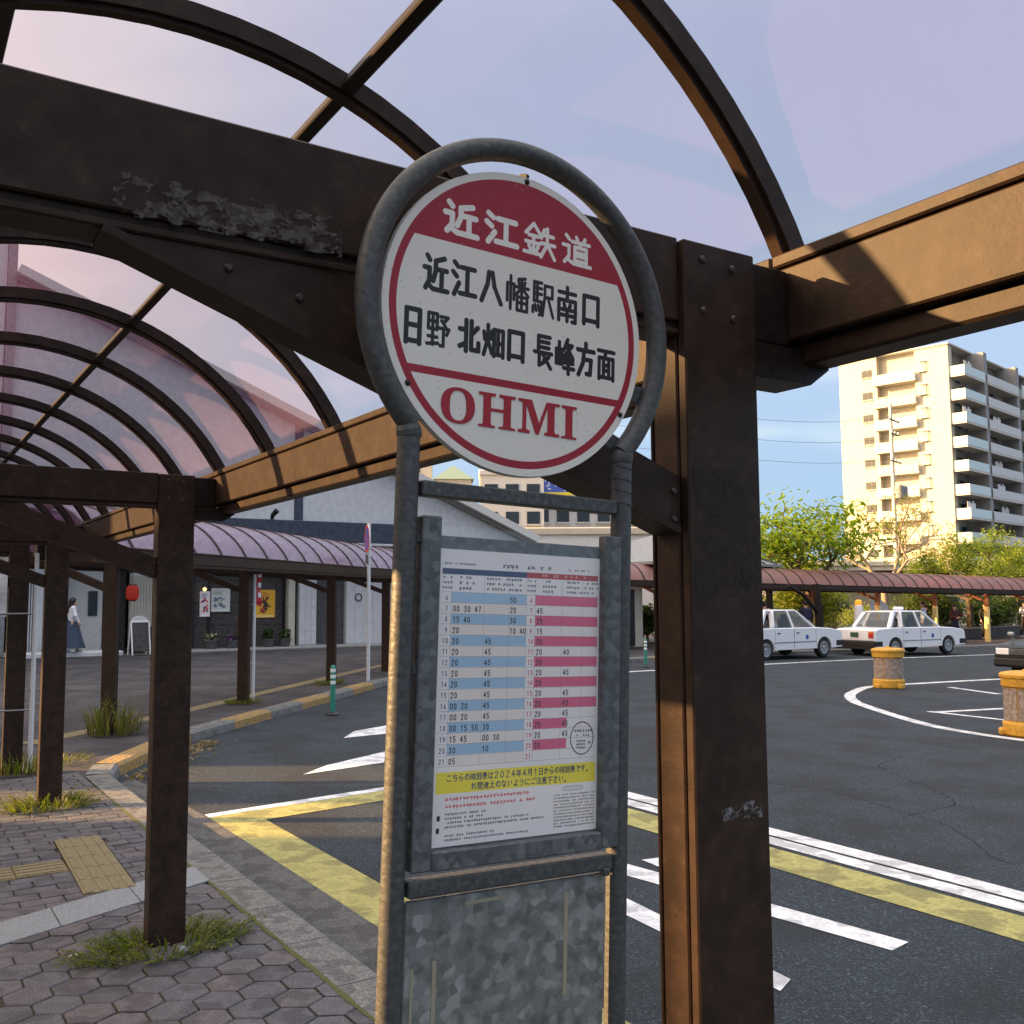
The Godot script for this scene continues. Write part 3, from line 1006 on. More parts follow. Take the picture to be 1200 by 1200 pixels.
	for s in 4:
		var xa := 0.0 + s * 0.445
		var mb := MB.new()
		var xb := xa + 0.438
		mb.prism(PackedVector2Array([Vector2(xa, slab_at.call(xa) + 0.185), Vector2(xb, slab_at.call(xb) + 0.185), Vector2(xb, slab_at.call(xb) - 0.185), Vector2(xa, slab_at.call(xa) - 0.185)]), Vector3(0, -0.012, 0), Vector3.RIGHT, Vector3.BACK, Vector3.UP * 0.016)
		part(walk, "stone_slab", mb, M.granite)
	var tile := MB.new()
	tile.box(Vector3(0, -0.004, 0), Vector3(0.294, 0.014, 0.294), 0.003)
	for k in 4:
		tile.box(Vector3(-0.1125 + 0.075 * k, 0.0045, 0), Vector3(0.036, 0.008, 0.284), 0.003)
	var tm := tile.mesh()
	for k in 5:
		part(walk, "tactile_tile", tm, M.tactile, Vector3(1.235 + 0.0105 * k, 0.003, -6.40 - 0.298 * k), -0.035)
	for k in 3:
		part(walk, "tactile_tile", tm, M.tactile, Vector3(0.95 - 0.3 * k, 0.002, -7.0 + 0.02 * k), PI / 2)
	var moss := MB.new()
	moss.tint = Color.WHITE
	for k in 60:
		var z := 0.5 - k * 0.16
		var w := rng.randf_range(0.006, 0.02)
		moss.flat(PackedVector2Array([Vector2(1.762 - w, z), Vector2(1.768 + w * 0.4, z), Vector2(1.768 + rng.randf_range(0.003, 0.012), z - 0.17), Vector2(1.762 - rng.randf_range(0.004, 0.018), z - 0.17)]), 0.0015 + 0.0004 * (k % 2))
	var ms := part(walk, "moss_line", moss, M.moss)
	ms.set_meta("kind", "stuff")
	# markings
	var yl := MB.new()
	sheet(yl, PackedVector2Array([Vector2(2.43, 9), Vector2(2.80, 9), Vector2(2.80, -8.12), Vector2(5.16, -8.42), Vector2(5.16, 9), Vector2(5.56, 9), Vector2(5.56, -8.86), Vector2(2.43, -8.46)]), RD + 0.004)
	struct("yellow_bay_line", yl, M.yellow_paint)
	var wl := MB.new()
	sheet(wl, PackedVector2Array([Vector2(2.43, -8.47), Vector2(5.57, -8.87), Vector2(5.57, -9.02), Vector2(2.43, -8.6)]), RD + 0.004)
	sheet(wl, PackedVector2Array([Vector2(5.63, 9), Vector2(5.80, 9), Vector2(5.80, -9.0), Vector2(5.63, -9.0)]), RD + 0.004)
	sheet(wl, PackedVector2Array([Vector2(5.84, 9), Vector2(6.02, 9), Vector2(6.02, -9.0), Vector2(5.84, -9.0)]), RD + 0.004)
	struct("white_bay_line", wl, M.white_paint)
	for q in [[Vector2(4.41, -5.37), Vector2(4.66, -3.36), Vector2(4.48, -3.33), Vector2(4.22, -5.2)], [Vector2(3.92, -4.86), Vector2(3.75, -3.36), Vector2(3.6, -3.29), Vector2(3.72, -4.66)], [Vector2(4.56, -5.4), Vector2(4.74, -5.37), Vector2(4.56, -4.95), Vector2(4.54, -5.2)],
		[Vector2(3.82, -9.94), Vector2(4.25, -10.34), Vector2(5.2, -10.85), Vector2(4.85, -10.14)], [Vector2(5.25, -12.21), Vector2(5.64, -12.75), Vector2(6.3, -13.05), Vector2(5.9, -12.25)]]:
		var mk := MB.new()
		sheet(mk, PackedVector2Array(q), RD + 0.004)
		struct("road_stripe", mk, M.white_paint)
	var ov := MB.new()
	line_mark(ov, smooth([Vector2(23.5, -13.3), Vector2(22.03, -13.45), Vector2(18.76, -13.5), Vector2(17.6, -13.4), Vector2(16.53, -12.9), Vector2(15.67, -12.37), Vector2(14.91, -11.7), Vector2(14.36, -11.04), Vector2(13.25, -9.37), Vector2(12.79, -8.33), Vector2(12.72, -7.0), Vector2(13.2, -5.2), Vector2(14.6, -3.4)]), 0.2, RD + 0.004)
	struct("island_outline", ov, M.white_paint)
	var vv := MB.new()
	line_mark(vv, [Vector2(16.4, -9.62), Vector2(14.5, -9.85)], 0.14, RD + 0.0045)
	line_mark(vv, [Vector2(14.55, -9.95), Vector2(14.61, -8.4)], 0.14, RD + 0.008)
	line_mark(vv, [Vector2(19.2, -12.6), Vector2(18.71, -11.2)], 0.16, RD + 0.0045)
	struct("island_chevron", vv, M.white_paint)
	var gl := MB.new()
	line_mark(gl, smooth([Vector2(10.5, -17.6), Vector2(13, -18.4), Vector2(15.5, -18.75), Vector2(21.07, -19.45), Vector2(26.1, -19.9), Vector2(31, -20.0), Vector2(50, -20.2)], 4), 0.17, RD + 0.004)
	struct("rank_line", gl, M.white_paint)
	var rc := RandomNumberGenerator.new()
	rc.seed = 88
	for e in [[Vector2(7.2, -5.2), Vector2(1.0, -0.5), 26], [Vector2(6.8, -8.4), Vector2(0.6, 0.8), 22], [Vector2(3.2, -6.9), Vector2(0.9, 0.45), 14], [Vector2(9.5, -9.5), Vector2(0.9, -0.6), 24], [Vector2(6.6, -3.9), Vector2(0.2, -1.0), 18]]:
		var p: Vector2 = e[0]
		var dr: Vector2 = (e[1] as Vector2).normalized()
		var pts := [p]
		for k in e[2]:
			dr = dr.rotated(rc.randf_range(-0.5, 0.5)).lerp((e[1] as Vector2).normalized(), 0.3).normalized()
			p += dr * rc.randf_range(0.08, 0.2)
			pts.append(p)
		var cm := MB.new()
		line_mark(cm, pts, 0.005, RD + 0.0015)
		struct("road_crack", cm, M.crack)
	var tl := MB.new()
	line_mark(tl, [Vector2(1.6, -13.2), Vector2(4.25, -15.83), Vector2(11.1, -23.3)], 0.3, -0.011)
	struct("tactile_strip", tl, M.tactile)
	var tl2 := MB.new()
	line_mark(tl2, [Vector2(-10, -32.4), Vector2(24, -32.4)], 0.32, -0.011)
	struct("tactile_strip", tl2, M.tactile)

# ------------------------------------------------------------------ barrel-roofed walkway; local: posts at x = 0, along z; roof towards -x
const BAY := 0.776
func arc(mb: MB, cx: float, cy: float, r0: float, r1: float, a0: float, a1: float, z0: float, z1: float, n: int) -> void:
	for k in n:
		var t0 := deg_to_rad(lerpf(a0, a1, float(k) / n))
		var t1 := deg_to_rad(lerpf(a0, a1, float(k + 1) / n))
		var d0 := Vector3(cos(t0), sin(t0) * 0.982, 0)
		var d1 := Vector3(cos(t1), sin(t1) * 0.982, 0)
		var c := Vector3(cx, cy, 0)
		var zz := Vector3(0, 0, z0)
		var zo := Vector3(0, 0, z1)
		if r0 != r1:
			mb.quad(c + d0 * r0 + zz, c + d1 * r0 + zz, c + d1 * r1 + zz, c + d0 * r1 + zz, zz - zo)
			mb.quad(c + d0 * r0 + zo, c + d1 * r0 + zo, c + d1 * r1 + zo, c + d0 * r1 + zo, zo - zz)
			mb.squad(c + d0 * r0 + zz, c + d1 * r0 + zz, c + d1 * r0 + zo, c + d0 * r0 + zo, -d0, -d1, -d1, -d0)
		mb.squad(c + d0 * r1 + zz, c + d1 * r1 + zz, c + d1 * r1 + zo, c + d0 * r1 + zo, d0, d1, d1, d0)

func brown_post(h: float) -> MB:
	var mb := MB.new()
	mb.box(Vector3(0, h / 2, -0.0025), Vector3(0.168, h, 0.088), 0.0)
	mb.box(Vector3(0, h / 2, 0.0395), Vector3(0.18, h + 0.004, 0.021), 0.003)
	mb.box(Vector3(0, h / 2, -0.007), Vector3(0.18, h + 0.002, 0.064), 0.003)
	mb.box(Vector3(0, h / 2, -0.0465), Vector3(0.18, h + 0.003, 0.007), 0.002)
	return mb

func canopy(label: String, at: Vector3, turn: float, tilt: float, posts: Array, z0: float, z1: float, rib0: float, detail: bool, panel: Material, foot := 0.0, drop_from := 1) -> Node3D:
	var t := thing("covered_walkway", label, "walkway roof", at, turn, "")
	t.rotation.z = 0.0
	t.rotation_order = EULER_ORDER_YXZ
	t.rotation = Vector3(tilt, turn, 0)
	var cx := -0.755
	var cy := 1.86
	var ribm := MB.new()
	arc(ribm, cx, cy, 1.100, 1.146, 26.5, 153.5, -0.024, 0.024, 28 if detail else 14)
	if not detail:
		arc(ribm, cx, cy, 1.1525, 1.166, 26.5, 153.5, -0.026, 0.026, 14)
	arc(ribm, cx, cy, 1.087, 1.0995, 26.5, 153.5, -0.014, 0.014, 28 if detail else 14)
	var rib := ribm.mesh()
	var panels := []
	for e in [[26.0, 71.3], [71.3, 108.7], [108.7, 154.0]]:
		var pm := MB.new()
		arc(pm, cx, cy, 1.15, 1.15, e[0], e[1], 0.0, -BAY, 10 if detail else 6)
		panels.append(pm.mesh())
	var z := rib0
	var ribs := []
	while z > z1 - 0.01:
		if z <= z0 + 0.01:
			ribs.append(z)
		z -= BAY
	for i in ribs.size():
		part(t, "rib", rib, M.brown, Vector3(0, 0, ribs[i]))
		if i < ribs.size() - 1:
			for p in panels:
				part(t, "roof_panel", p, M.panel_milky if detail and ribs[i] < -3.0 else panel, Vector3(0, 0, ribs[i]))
	var ze: float = ribs[-1]
	var zs: float = ribs[0]
	for a in [71.3, 108.7]:
		var pu := MB.new()
		var o := Vector3(cx + 1.118 * cos(deg_to_rad(a)), cy + 1.118 * 0.982 * sin(deg_to_rad(a)), 0)
		pu.box(o + Vector3(0, 0, (zs + ze) / 2), Vector3(0.034, 0.034, zs - ze), 0.004, Basis(Vector3(0, 0, 1), deg_to_rad(a)))
		part(t, "purlin", pu, M.dark_brown)
	# gutter beams along both edges, in lengths between the posts
	for sd in [1.0, -1.0]:
		var gx := 0.255 if sd > 0 else -1.815
		var cuts := [z0]
		for p in posts:
			cuts.append(p)
		cuts.append(z1)
		for i in cuts.size() - 1:
			var a: float = cuts[i]
			var b: float = cuts[i + 1]
			if a - b < 0.2:
				continue
			a -= 0.003
			var mb := MB.new()
			mb.box(Vector3(gx, 2.272, (a + b) / 2), Vector3(0.11, 0.148, a - b), 0.004)
			mb.box(Vector3(gx, 2.362, (a + b) / 2), Vector3(0.124, 0.026, a - b), 0.004)
			mb.box(Vector3(gx + 0.01 * sd, 2.352 - 0.178, (a + b) / 2), Vector3(0.075, 0.046, a - b), 0.006)
			part(t, "gutter_beam", mb, M.brown)
	var pm2 := brown_post(2.34 + foot).mesh()
	for i in posts.size():
		var pz: float = posts[i]
		var px := -0.07 if detail and i == posts.size() - 1 else 0.0
		part(t, "post", pm2, M.tan if panel == M.panel_sunlit else M.brown, Vector3(px, -foot, pz))
		if panel == M.panel_sunlit:
			var wr := MB.new()
			wr.box(Vector3(0, 0.8, pz), Vector3(0.21, 1.6, 0.125), 0.012)
			part(t, "sunlit_yellow_box", wr, M.sunlit_yellow)  # added box that carries the sunlit yellow of the lower post
		var cb := MB.new()
		cb.box(Vector3(-1.815 + 0.055 + (1.76 - 0.09) / 2, 2.27, pz), Vector3(1.67, 0.154, 0.072), 0.003)
		cb.box(Vector3(-1.815 + 0.055 + (1.76 - 0.09) / 2, 2.186, pz), Vector3(1.67, 0.012, 0.05), 0.0)
		cb.box(Vector3(-1.815 + 0.055 + (1.76 - 0.09) / 2, 2.174, pz), Vector3(1.67, 0.012, 0.07), 0.003)
		part(t, "cross_beam", cb, M.brown)
		var tail := MB.new()
		tail.box(Vector3(0.145, 2.26, pz), Vector3(0.106, 0.15, 0.072), 0.003)
		tail.prism(PackedVector2Array([Vector2(0.092, 2.18), Vector2(0.30, 2.18), Vector2(0.30, 2.148), Vector2(0.245, 2.112), Vector2(0.092, 2.112)]), Vector3(0, 0, pz - 0.045), Vector3.RIGHT, Vector3.UP, Vector3(0, 0, 0.09))
		part(t, "beam_end", tail, M.dark_brown)
		var br := MB.new()
		br.prism(PackedVector2Array([Vector2(-0.092, 1.822), Vector2(-0.092, 1.912), Vector2(-0.76, 2.167), Vector2(-1.07, 2.167), Vector2(-1.02, 2.16)]), Vector3(0, 0, pz - 0.03), Vector3.RIGHT, Vector3.UP, Vector3(0, 0, 0.06))
		br.bar(Vector3(-0.096, 1.816, pz), Vector3(-1.06, 2.169, pz), 0.072, 0.012)
		part(t, "brace", br, M.tan if panel == M.panel_sunlit else M.brown)
		if detail:
			for q in [[-0.045, 2.31], [0.03, 2.305], [-0.045, 2.215], [0.03, 2.21]]:
				var bo := MB.new()
				bo.lathe(Vector3(q[0], q[1], pz + 0.0495), [Vector2(0.0, 0.006), Vector2(0.004, 0.006), Vector2(0.0075, 0.003), Vector2(0.008, 0.0)], 8, Basis(Vector3.RIGHT, PI / 2))
				part(t, "bolt", bo, M.bolt)
			for q in [[-0.108, 1.885], [-0.108, 1.835], [-0.80, 2.12], [-0.90, 2.145]]:
				var bo := MB.new()
				bo.lathe(Vector3(q[0], q[1], pz + 0.0295), [Vector2(0.0, 0.006), Vector2(0.004, 0.006), Vector2(0.0065, 0.003), Vector2(0.0068, 0.0)], 8, Basis(Vector3.RIGHT, PI / 2))
				part(t, "bolt", bo, M.bolt)
	return t

func scrape_print(sd: int, w: int, h: int, c0: Color, c1: Color, lean := 0.0, cover := 0.5) -> StandardMaterial3D:
	var im := Image.create(w, h, false, Image.FORMAT_RGBA8)
	var n1 := noise(sd, 0.012, FastNoiseLite.TYPE_SIMPLEX, 5)
	var n2 := noise(sd + 1, 0.05, FastNoiseLite.TYPE_SIMPLEX, 4)
	for y in h:
		for x in w:
			var u := float(x) / w
			var v := float(y) / h
			var edge := minf(minf(u, 1 - u) * 3.0, minf(v, 1 - v) * 2.6) + (u - 0.5) * lean
			var k := n1.get_noise_2d(x * 0.8, y * 1.3) * 1.2 + n2.get_noise_2d(x, y) * 0.5 + clampf(edge, -0.5, 0.6) - 0.6 + cover
			im.set_pixel(x, y, Color(c0.lerp(c1, clampf(n2.get_noise_2d(x * 0.5, y * 0.5) * 1.4 + 0.5, 0, 1)), clampf(k * 1.8, 0, 0.62)))
	var m := printed(ImageTexture.create_from_image(im), 0.8)
	m.transparency = BaseMaterial3D.TRANSPARENCY_ALPHA
	return m

func near_canopy() -> void:
	var t := canopy("brown steel walkway with lilac arched sheets overhead, its posts right behind the round sign", Vector3(1.28, 0, 0), 0.0, 0.0, [-1.315, -5.19, -9.09, -11.1], 0.32, -12.3, 0.25, true, M.panel, 0.05)
	var q := MB.new()
	q.print_quad(Vector3(-1.05, 2.245, -1.2772), Vector3(-0.74, 2.245, -1.2772), Vector3(-0.74, 2.187, -1.2772), Vector3(-1.05, 2.187, -1.2772))
	part(t, "paint_scrape", q, scrape_print(201, 640, 130, rgb8(112, 106, 103), rgb8(78, 71, 67), 0.2, 0.34))
	q = MB.new()
	q.print_quad(Vector3(-0.079, 1.93, -1.2635), Vector3(0.079, 1.93, -1.2635), Vector3(0.079, 1.70, -1.2635), Vector3(-0.079, 1.70, -1.2635))
	part(t, "glue_residue", q, scrape_print(205, 200, 280, rgb8(54, 46, 42), rgb8(46, 39, 35), 0.0, 0.5))
	q = MB.new()
	q.print_quad(Vector3(-0.06, 1.338, -1.2635), Vector3(0.07, 1.338, -1.2635), Vector3(0.07, 1.305, -1.2635), Vector3(-0.06, 1.305, -1.2635))
	part(t, "glue_residue", q, scrape_print(209, 220, 56, rgb8(150, 150, 152), rgb8(70, 68, 68), 0.6, 0.2))

# ------------------------------------------------------------------ the stop
func bus_stop() -> void:
	var t := thing("bus_stop_sign", "grey galvanised bus stop with a round red and white sign and a timetable", "bus stop", Vector3(0.757, 0, -1.17))
	t.rotation.z = -deg_to_rad(2.1)
	t.position = Vector3(0.7545 - 1.4 * sin(deg_to_rad(2.1)), 0, -1.17)
	var path := PackedVector3Array()
	path.append(Vector3(-0.18, -0.06, 0))
	path.append(Vector3(-0.18, 1.0, 0))
	path.append(Vector3(-0.18, 1.915, 0))
	var pole := MB.new()
	pole.tube(path, 0.0158, 0.0158, 20)
	part(t, "pole", pole, M.galv_pipe)
	pole = MB.new()
	pole.tube(PackedVector3Array([Vector3(0.188, -0.06, 0), Vector3(0.188, 1.0, 0), Vector3(0.188, 1.92, 0)]), 0.0158, 0.0158, 20)
	part(t, "pole", pole, M.galv_pipe)
	var ring := MB.new()
	var rp := PackedVector3Array()
	for k in 73:
		var a := deg_to_rad(lerpf(224.5, -44.5, k / 72.0))
		rp.append(Vector3(0.0035 + 0.2535 * cos(a), 2.106 + 0.2535 * sin(a), 0))
	ring.tube(rp, 0.0165, 0.0165, 20)
	part(t, "ring_tube", ring, M.galv_pipe)
	for e in [[-0.18, 1.918], [0.188, 1.922]]:
		var weld := MB.new()
		weld.lathe(Vector3(e[0], e[1], 0), [Vector2(0.0156, -0.010), Vector2(0.0175, -0.004), Vector2(0.0177, 0.003), Vector2(0.0156, 0.010)], 18, Basis(Vector3(0, 0, 1), 0.25 if e[0] < 0 else -0.25))
		part(t, "weld_bead", weld, M.galv_pipe)
	# disc
	var disc := MB.new()
	disc.lathe(Vector3(-0.004, 2.10, 0), [Vector2(0, -0.0015), Vector2(0.2235, -0.0015), Vector2(0.2255, -0.004), Vector2(0.2255, -0.010), Vector2(0.2235, -0.012), Vector2(0, -0.012)], 72, Basis(Vector3.RIGHT, PI / 2))
	var dm := part(t, "sign_disc", disc, M.off_white)
	var face := MB.new()
	var c := Vector3(-0.004, 2.10, 0.0005)
	for k in 72:
		var a0 := TAU * k / 72
		var a1 := TAU * (k + 1) / 72
		for q in [Vector2.ZERO, Vector2(cos(a1), sin(a1)), Vector2(cos(a0), sin(a0))]:
			face.put(c + Vector3(q.x, q.y, 0) * 0.2245, Vector3(0, 0, 1), Vector2(0.5 + q.x * 0.2245 / 0.45, 0.5 - q.y * 0.2245 / 0.45))
	var pm := printed(disc_print(), 0.42)
	part(dm, "printed_face", face, pm)
	var tm := TextMesh.new()
	var sf := SystemFont.new()
	sf.font_names = ["Droid Serif"]
	sf.font_weight = 700
	tm.font = sf
	tm.text = "OHMI"
	tm.font_size = 64
	tm.pixel_size = 0.001
	tm.depth = 0.0006
	var bb := tm.get_aabb()
	var lt := part(dm, "letters", tm, mat(rgb8(166, 28, 44), 0.42))
	lt.scale = Vector3(0.232 / bb.size.x, 0.051 / bb.size.y, 1)
	lt.position = Vector3(-0.017, 1.9645, 0.0012) - Vector3(bb.get_center().x * lt.scale.x, bb.get_center().y * lt.scale.y, 0)
	for e in [[0.0, 2.318], [-0.185, 1.985], [0.183, 1.99]]:
		var sc := MB.new()
		sc.sphere(Vector3(e[0], e[1], 0.001), Vector3(0.0045, 0.0045, 0.003), 8, 5)
		part(dm, "screw", sc, M.black)
	for e in [[Vector3(0.001, 2.31, -0.016), Vector3(0.003, 2.335, -0.012), 0.014], [Vector3(-0.19, 1.99, -0.016), Vector3(-0.215, 1.985, -0.01), 0.014], [Vector3(0.20, 2.03, -0.016), Vector3(0.232, 2.03, -0.01), 0.026], [Vector3(0.165, 1.955, -0.016), Vector3(0.196, 1.94, -0.01), 0.022]]:
		var br := MB.new()
		br.bar(e[0], e[1], 0.008, e[2], Vector3(0, 0, 1) if e[2] > 9.0 else Vector3.UP)
		part(t, "bracket", br, M.galv_pipe)
	# crossbars
	for e in [[1.843, 0.021], [1.321, 0.022]]:
		var cb := MB.new()
		cb.box(Vector3(0.004, e[0], 0.002), Vector3(0.334, e[1], 0.022), 0.002)
		part(t, "crossbar", cb, M.galv_pipe)
	# case for the timetable
	var fr := [[Vector3(-0.147, 1.574, 0.006), Vector3(0.029, 0.464, 0.02)], [Vector3(0.163, 1.570, 0.006), Vector3(0.031, 0.456, 0.02)], [Vector3(0.0075, 1.3535, 0.0065), Vector3(0.28, 0.025, 0.019)]]
	for f in fr:
		var mb := MB.new()
		mb.box(f[0], f[1], 0.002)
		part(t, "case_frame", mb, M.galv_flat)
	var back := MB.new()
	back.box(Vector3(0.008, 1.574, -0.003), Vector3(0.284, 0.416, 0.004), 0.001)
	part(t, "backing_board", back, M.galv_flat)
	var sh := MB.new()
	sh.print_quad(Vector3(-0.131, 1.764, 0.0012), Vector3(0.1475, 1.764, 0.0012), Vector3(0.1475, 1.368, 0.0012), Vector3(-0.131, 1.368, 0.0012))
	part(t, "timetable_sheet", sh, printed(sheet_print(), 0.55))
	var cv := MB.new()
	cv.print_quad(Vector3(-0.1325, 1.795, 0.006), Vector3(0.1475, 1.795, 0.006), Vector3(0.1475, 1.367, 0.006), Vector3(-0.1325, 1.367, 0.006))
	part(t, "clear_cover", cv, M.cover)
	for e in [[-0.163, 1.775], [-0.163, 1.60], [-0.163, 1.40], [0.178, 1.77], [0.178, 1.62]]:
		var cl := MB.new()
		cl.box(Vector3(e[0], e[1], 0.004), Vector3(0.008, 0.012, 0.012), 0.002)
		part(t, "clip", cl, M.galv_pipe)
	# lower plate
	var lp := MB.new()
	lp.box(Vector3(0.001, 0.70, 0.0), Vector3(0.3265, 1.21, 0.006), 0.002)
	var lo := part(t, "lower_plate", lp, M.galv)
	for e in [[0.094, 1.215, 0.007, 0.14], [-0.117, 1.15, 0.006, 0.15], [-0.150, 1.12, 0.004, 0.2]]:
		var rs := MB.new()
		rs.box(Vector3(e[0], e[1], 0.0034), Vector3(e[2], e[3], 0.0008))
		part(lo, "tape_residue", rs, M.residue)
	var rs2 := MB.new()
	rs2.box(Vector3(-0.04, 1.292, 0.0034), Vector3(0.066, 0.005, 0.0008), 0.0, Basis(Vector3(0, 0, 1), 0.02))
	part(lo, "tape_residue", rs2, M.residue)
	var lb := MB.new()
	lb.box(Vector3(0.16, 1.308, 0.008), Vector3(0.014, 0.012, 0.014), 0.003)
	part(t, "bolt", lb, M.galv_pipe)
	# wire tied round the right-hand pole
	for k in 2:
		var w := MB.new()
		var wp := PackedVector3Array()
		for i in 30:
			var a := i * 0.75 + k * 1.3
			wp.append(Vector3(0.188 + 0.0168 * cos(a), 1.845 + i * 0.0022 + k * 0.004, 0.0168 * sin(a)))
		w.tube(wp, 0.0009, 0.0009, 5)
		part(t, "tie_wire", w, M.galv_pipe)

# ------------------------------------------------------------------ plants
func leaf_cluster(sd: int, n: int, size: float, spread: float) -> ArrayMesh:
	var r := RandomNumberGenerator.new()
	r.seed = sd
	var mb := MB.new()
	for i in n:
		var c := Vector3(r.randf_range(-1, 1), r.randf_range(-0.7, 0.7), r.randf_range(-1, 1)) * spread
		var b := Basis.from_euler(Vector3(r.randf_range(-0.9, 0.9), r.randf() * TAU, r.randf_range(-0.6, 0.6)))
		var l := size * r.randf_range(0.7, 1.3)
		var w := l * 0.45
		var p := [c + b * Vector3(0, 0, -l * 0.5), c + b * Vector3(w * 0.5, l * 0.08, 0), c + b * Vector3(0, -l * 0.05, l * 0.5), c + b * Vector3(-w * 0.5, l * 0.08, 0)]
		mb.quad(p[0], p[1], p[2], p[3], Vector3.UP)
	return mb.mesh()

func limb(mb: MB, r: RandomNumberGenerator, p: Vector3, d: Vector3, ln: float, rad: float, depth: int, tips: Array, bend := 0.5, kids := 3, lift := 0.15) -> void:
	var pts := PackedVector3Array([p])
	var q := p
	var dd := d
	for i in 4:
		dd = (dd + Vector3(r.randf_range(-1, 1), r.randf_range(-0.5, 1) * 0.6 + lift, r.randf_range(-1, 1)) * 0.22 * bend * 2.0).normalized()
		q += dd * ln / 4.0
		pts.append(q)
	mb.tube(pts, rad, rad * 0.55, 7 if depth > 1 else 5, depth == 0)
	if depth <= 1:
		tips.append([pts[2], dd])
		tips.append([pts[3], dd])
	tips.append([q, dd])
	if depth == 0:
		return
	for k in kids:
		var a := TAU * k / kids + r.randf() * 1.6
		var side := dd.cross(Vector3(cos(a), 0.3, sin(a))).normalized()
		var nd := (dd * r.randf_range(0.45, 0.9) + side * r.randf_range(0.6, 1.0)).normalized()
		limb(mb, r, pts[3 if k == 0 else 4], nd, ln * r.randf_range(0.6, 0.82), rad * 0.55, depth - 1, tips, bend, kids, lift)

func tree(called: String, label: String, at: Vector3, h: float, wide: float, sd: int, bark: Material, cols: Array, per_tip: int, leaf: float, depth := 3, dense := 1.0, lean := Vector3.ZERO) -> Node3D:
	var t := thing(called, label, "tree", at, 0.0, "trees beyond the far walkway")
	var r := RandomNumberGenerator.new()
	r.seed = sd
	var mb := MB.new()
	var tips := []
	var trunk_h := h * 0.34
	var pts := PackedVector3Array([Vector3(0, -0.2, 0), Vector3(0.02, trunk_h * 0.5, 0.02) + lean * 0.4, Vector3(0, trunk_h, 0) + lean])
	mb.tube(pts, h * 0.032, h * 0.022, 9)
	var top := pts[2]
	var nb := 4
	for k in nb:
		var a := TAU * k / nb + r.randf()
		var d := Vector3(cos(a) * wide, 1.0, sin(a) * wide).normalized()
		limb(mb, r, top - Vector3(0, trunk_h * 0.12 * (k % 2), 0), d, h * 0.3, h * 0.016, depth - 1, tips)
	part(t, "trunk", mb, bark)
	if per_tip == 0:
		return t
	var mm := MultiMesh.new()
	mm.transform_format = MultiMesh.TRANSFORM_3D
	mm.use_colors = true
	mm.mesh = leaf_cluster(sd + 5, 7, leaf, leaf * 1.3)
	var xs := []
	for tip in tips:
		var tone: float = r.randf()
		for k in per_tip:
			if r.randf() > dense:
				continue
			var o: Vector3 = tip[0] + Vector3(r.randfn(0, 1), r.randfn(0, 0.7), r.randfn(0, 1)) * leaf * 1.6
			xs.append([Transform3D(Basis.from_euler(Vector3(r.randf_range(-0.4, 0.4), r.randf() * TAU, 0)) * r.randf_range(0.7, 1.25), o), (cols[0] as Color).lerp(cols[1], clampf(tone * 0.6 + r.randf() * 0.5, 0, 1))])
	mm.instance_count = xs.size()
	for i in xs.size():
		mm.set_instance_transform(i, xs[i][0])
		mm.set_instance_color(i, xs[i][1])
	var o2 := MultiMeshInstance3D.new()
	o2.name = "crown"
	o2.multimesh = mm
	o2.material_override = M.leaf
	o2.set_meta("kind", "stuff")
	t.add_child(o2, true)
	return t

func shrub(label: String, at: Vector3, size: Vector3, sd: int, cols: Array, n: int, leaf: float, called := "shrub") -> void:
	var t := thing(called, label, "shrub", at, 0.0, "greenery behind the far walkway")
	var r := RandomNumberGenerator.new()
	r.seed = sd
	var mb := MB.new()
	for k in 7:
		var a := Vector3(r.randf_range(-0.5, 0.5) * size.x * 0.6, 0, r.randf_range(-0.5, 0.5) * size.z * 0.6)
		mb.tube(PackedVector3Array([a, a + Vector3(r.randf_range(-0.1, 0.1), size.y * 0.4, r.randf_range(-0.1, 0.1)), a * 1.3 + Vector3(r.randf_range(-0.2, 0.2), size.y * 0.85, r.randf_range(-0.2, 0.2))]), 0.03, 0.01, 5)
	part(t, "stem", mb, M.bark)
	var mm := MultiMesh.new()
	mm.transform_format = MultiMesh.TRANSFORM_3D
	mm.use_colors = true
	mm.mesh = leaf_cluster(sd + 3, 8, leaf, leaf * 1.2)
	mm.instance_count = n
	var lump := noise(sd, 0.9, FastNoiseLite.TYPE_SIMPLEX, 2)
	for i in n:
		var d := Vector3(r.randfn(0, 1), r.randfn(0, 1), r.randfn(0, 1)).normalized() * pow(r.randf(), 0.4)
		var k := 0.75 + 0.5 * lump.get_noise_3d(d.x * 3, d.y * 3, d.z * 3)
		var p := Vector3(d.x * size.x * 0.5 * k, size.y * (0.5 + 0.5 * d.y * k), d.z * size.z * 0.5 * k)
		mm.set_instance_transform(i, Transform3D(Basis.from_euler(Vector3(r.randf_range(-0.5, 0.5), r.randf() * TAU, 0)) * r.randf_range(0.7, 1.3), p))
		mm.set_instance_color(i, (cols[0] as Color).lerp(cols[1], clampf(0.5 + lump.get_noise_3d(p.x, p.y, p.z) + r.randf_range(-0.3, 0.3), 0, 1)))
	var o2 := MultiMeshInstance3D.new()
	o2.name = "foliage"
	o2.multimesh = mm
	o2.material_override = M.leaf
	o2.set_meta("kind", "stuff")
	t.add_child(o2, true)

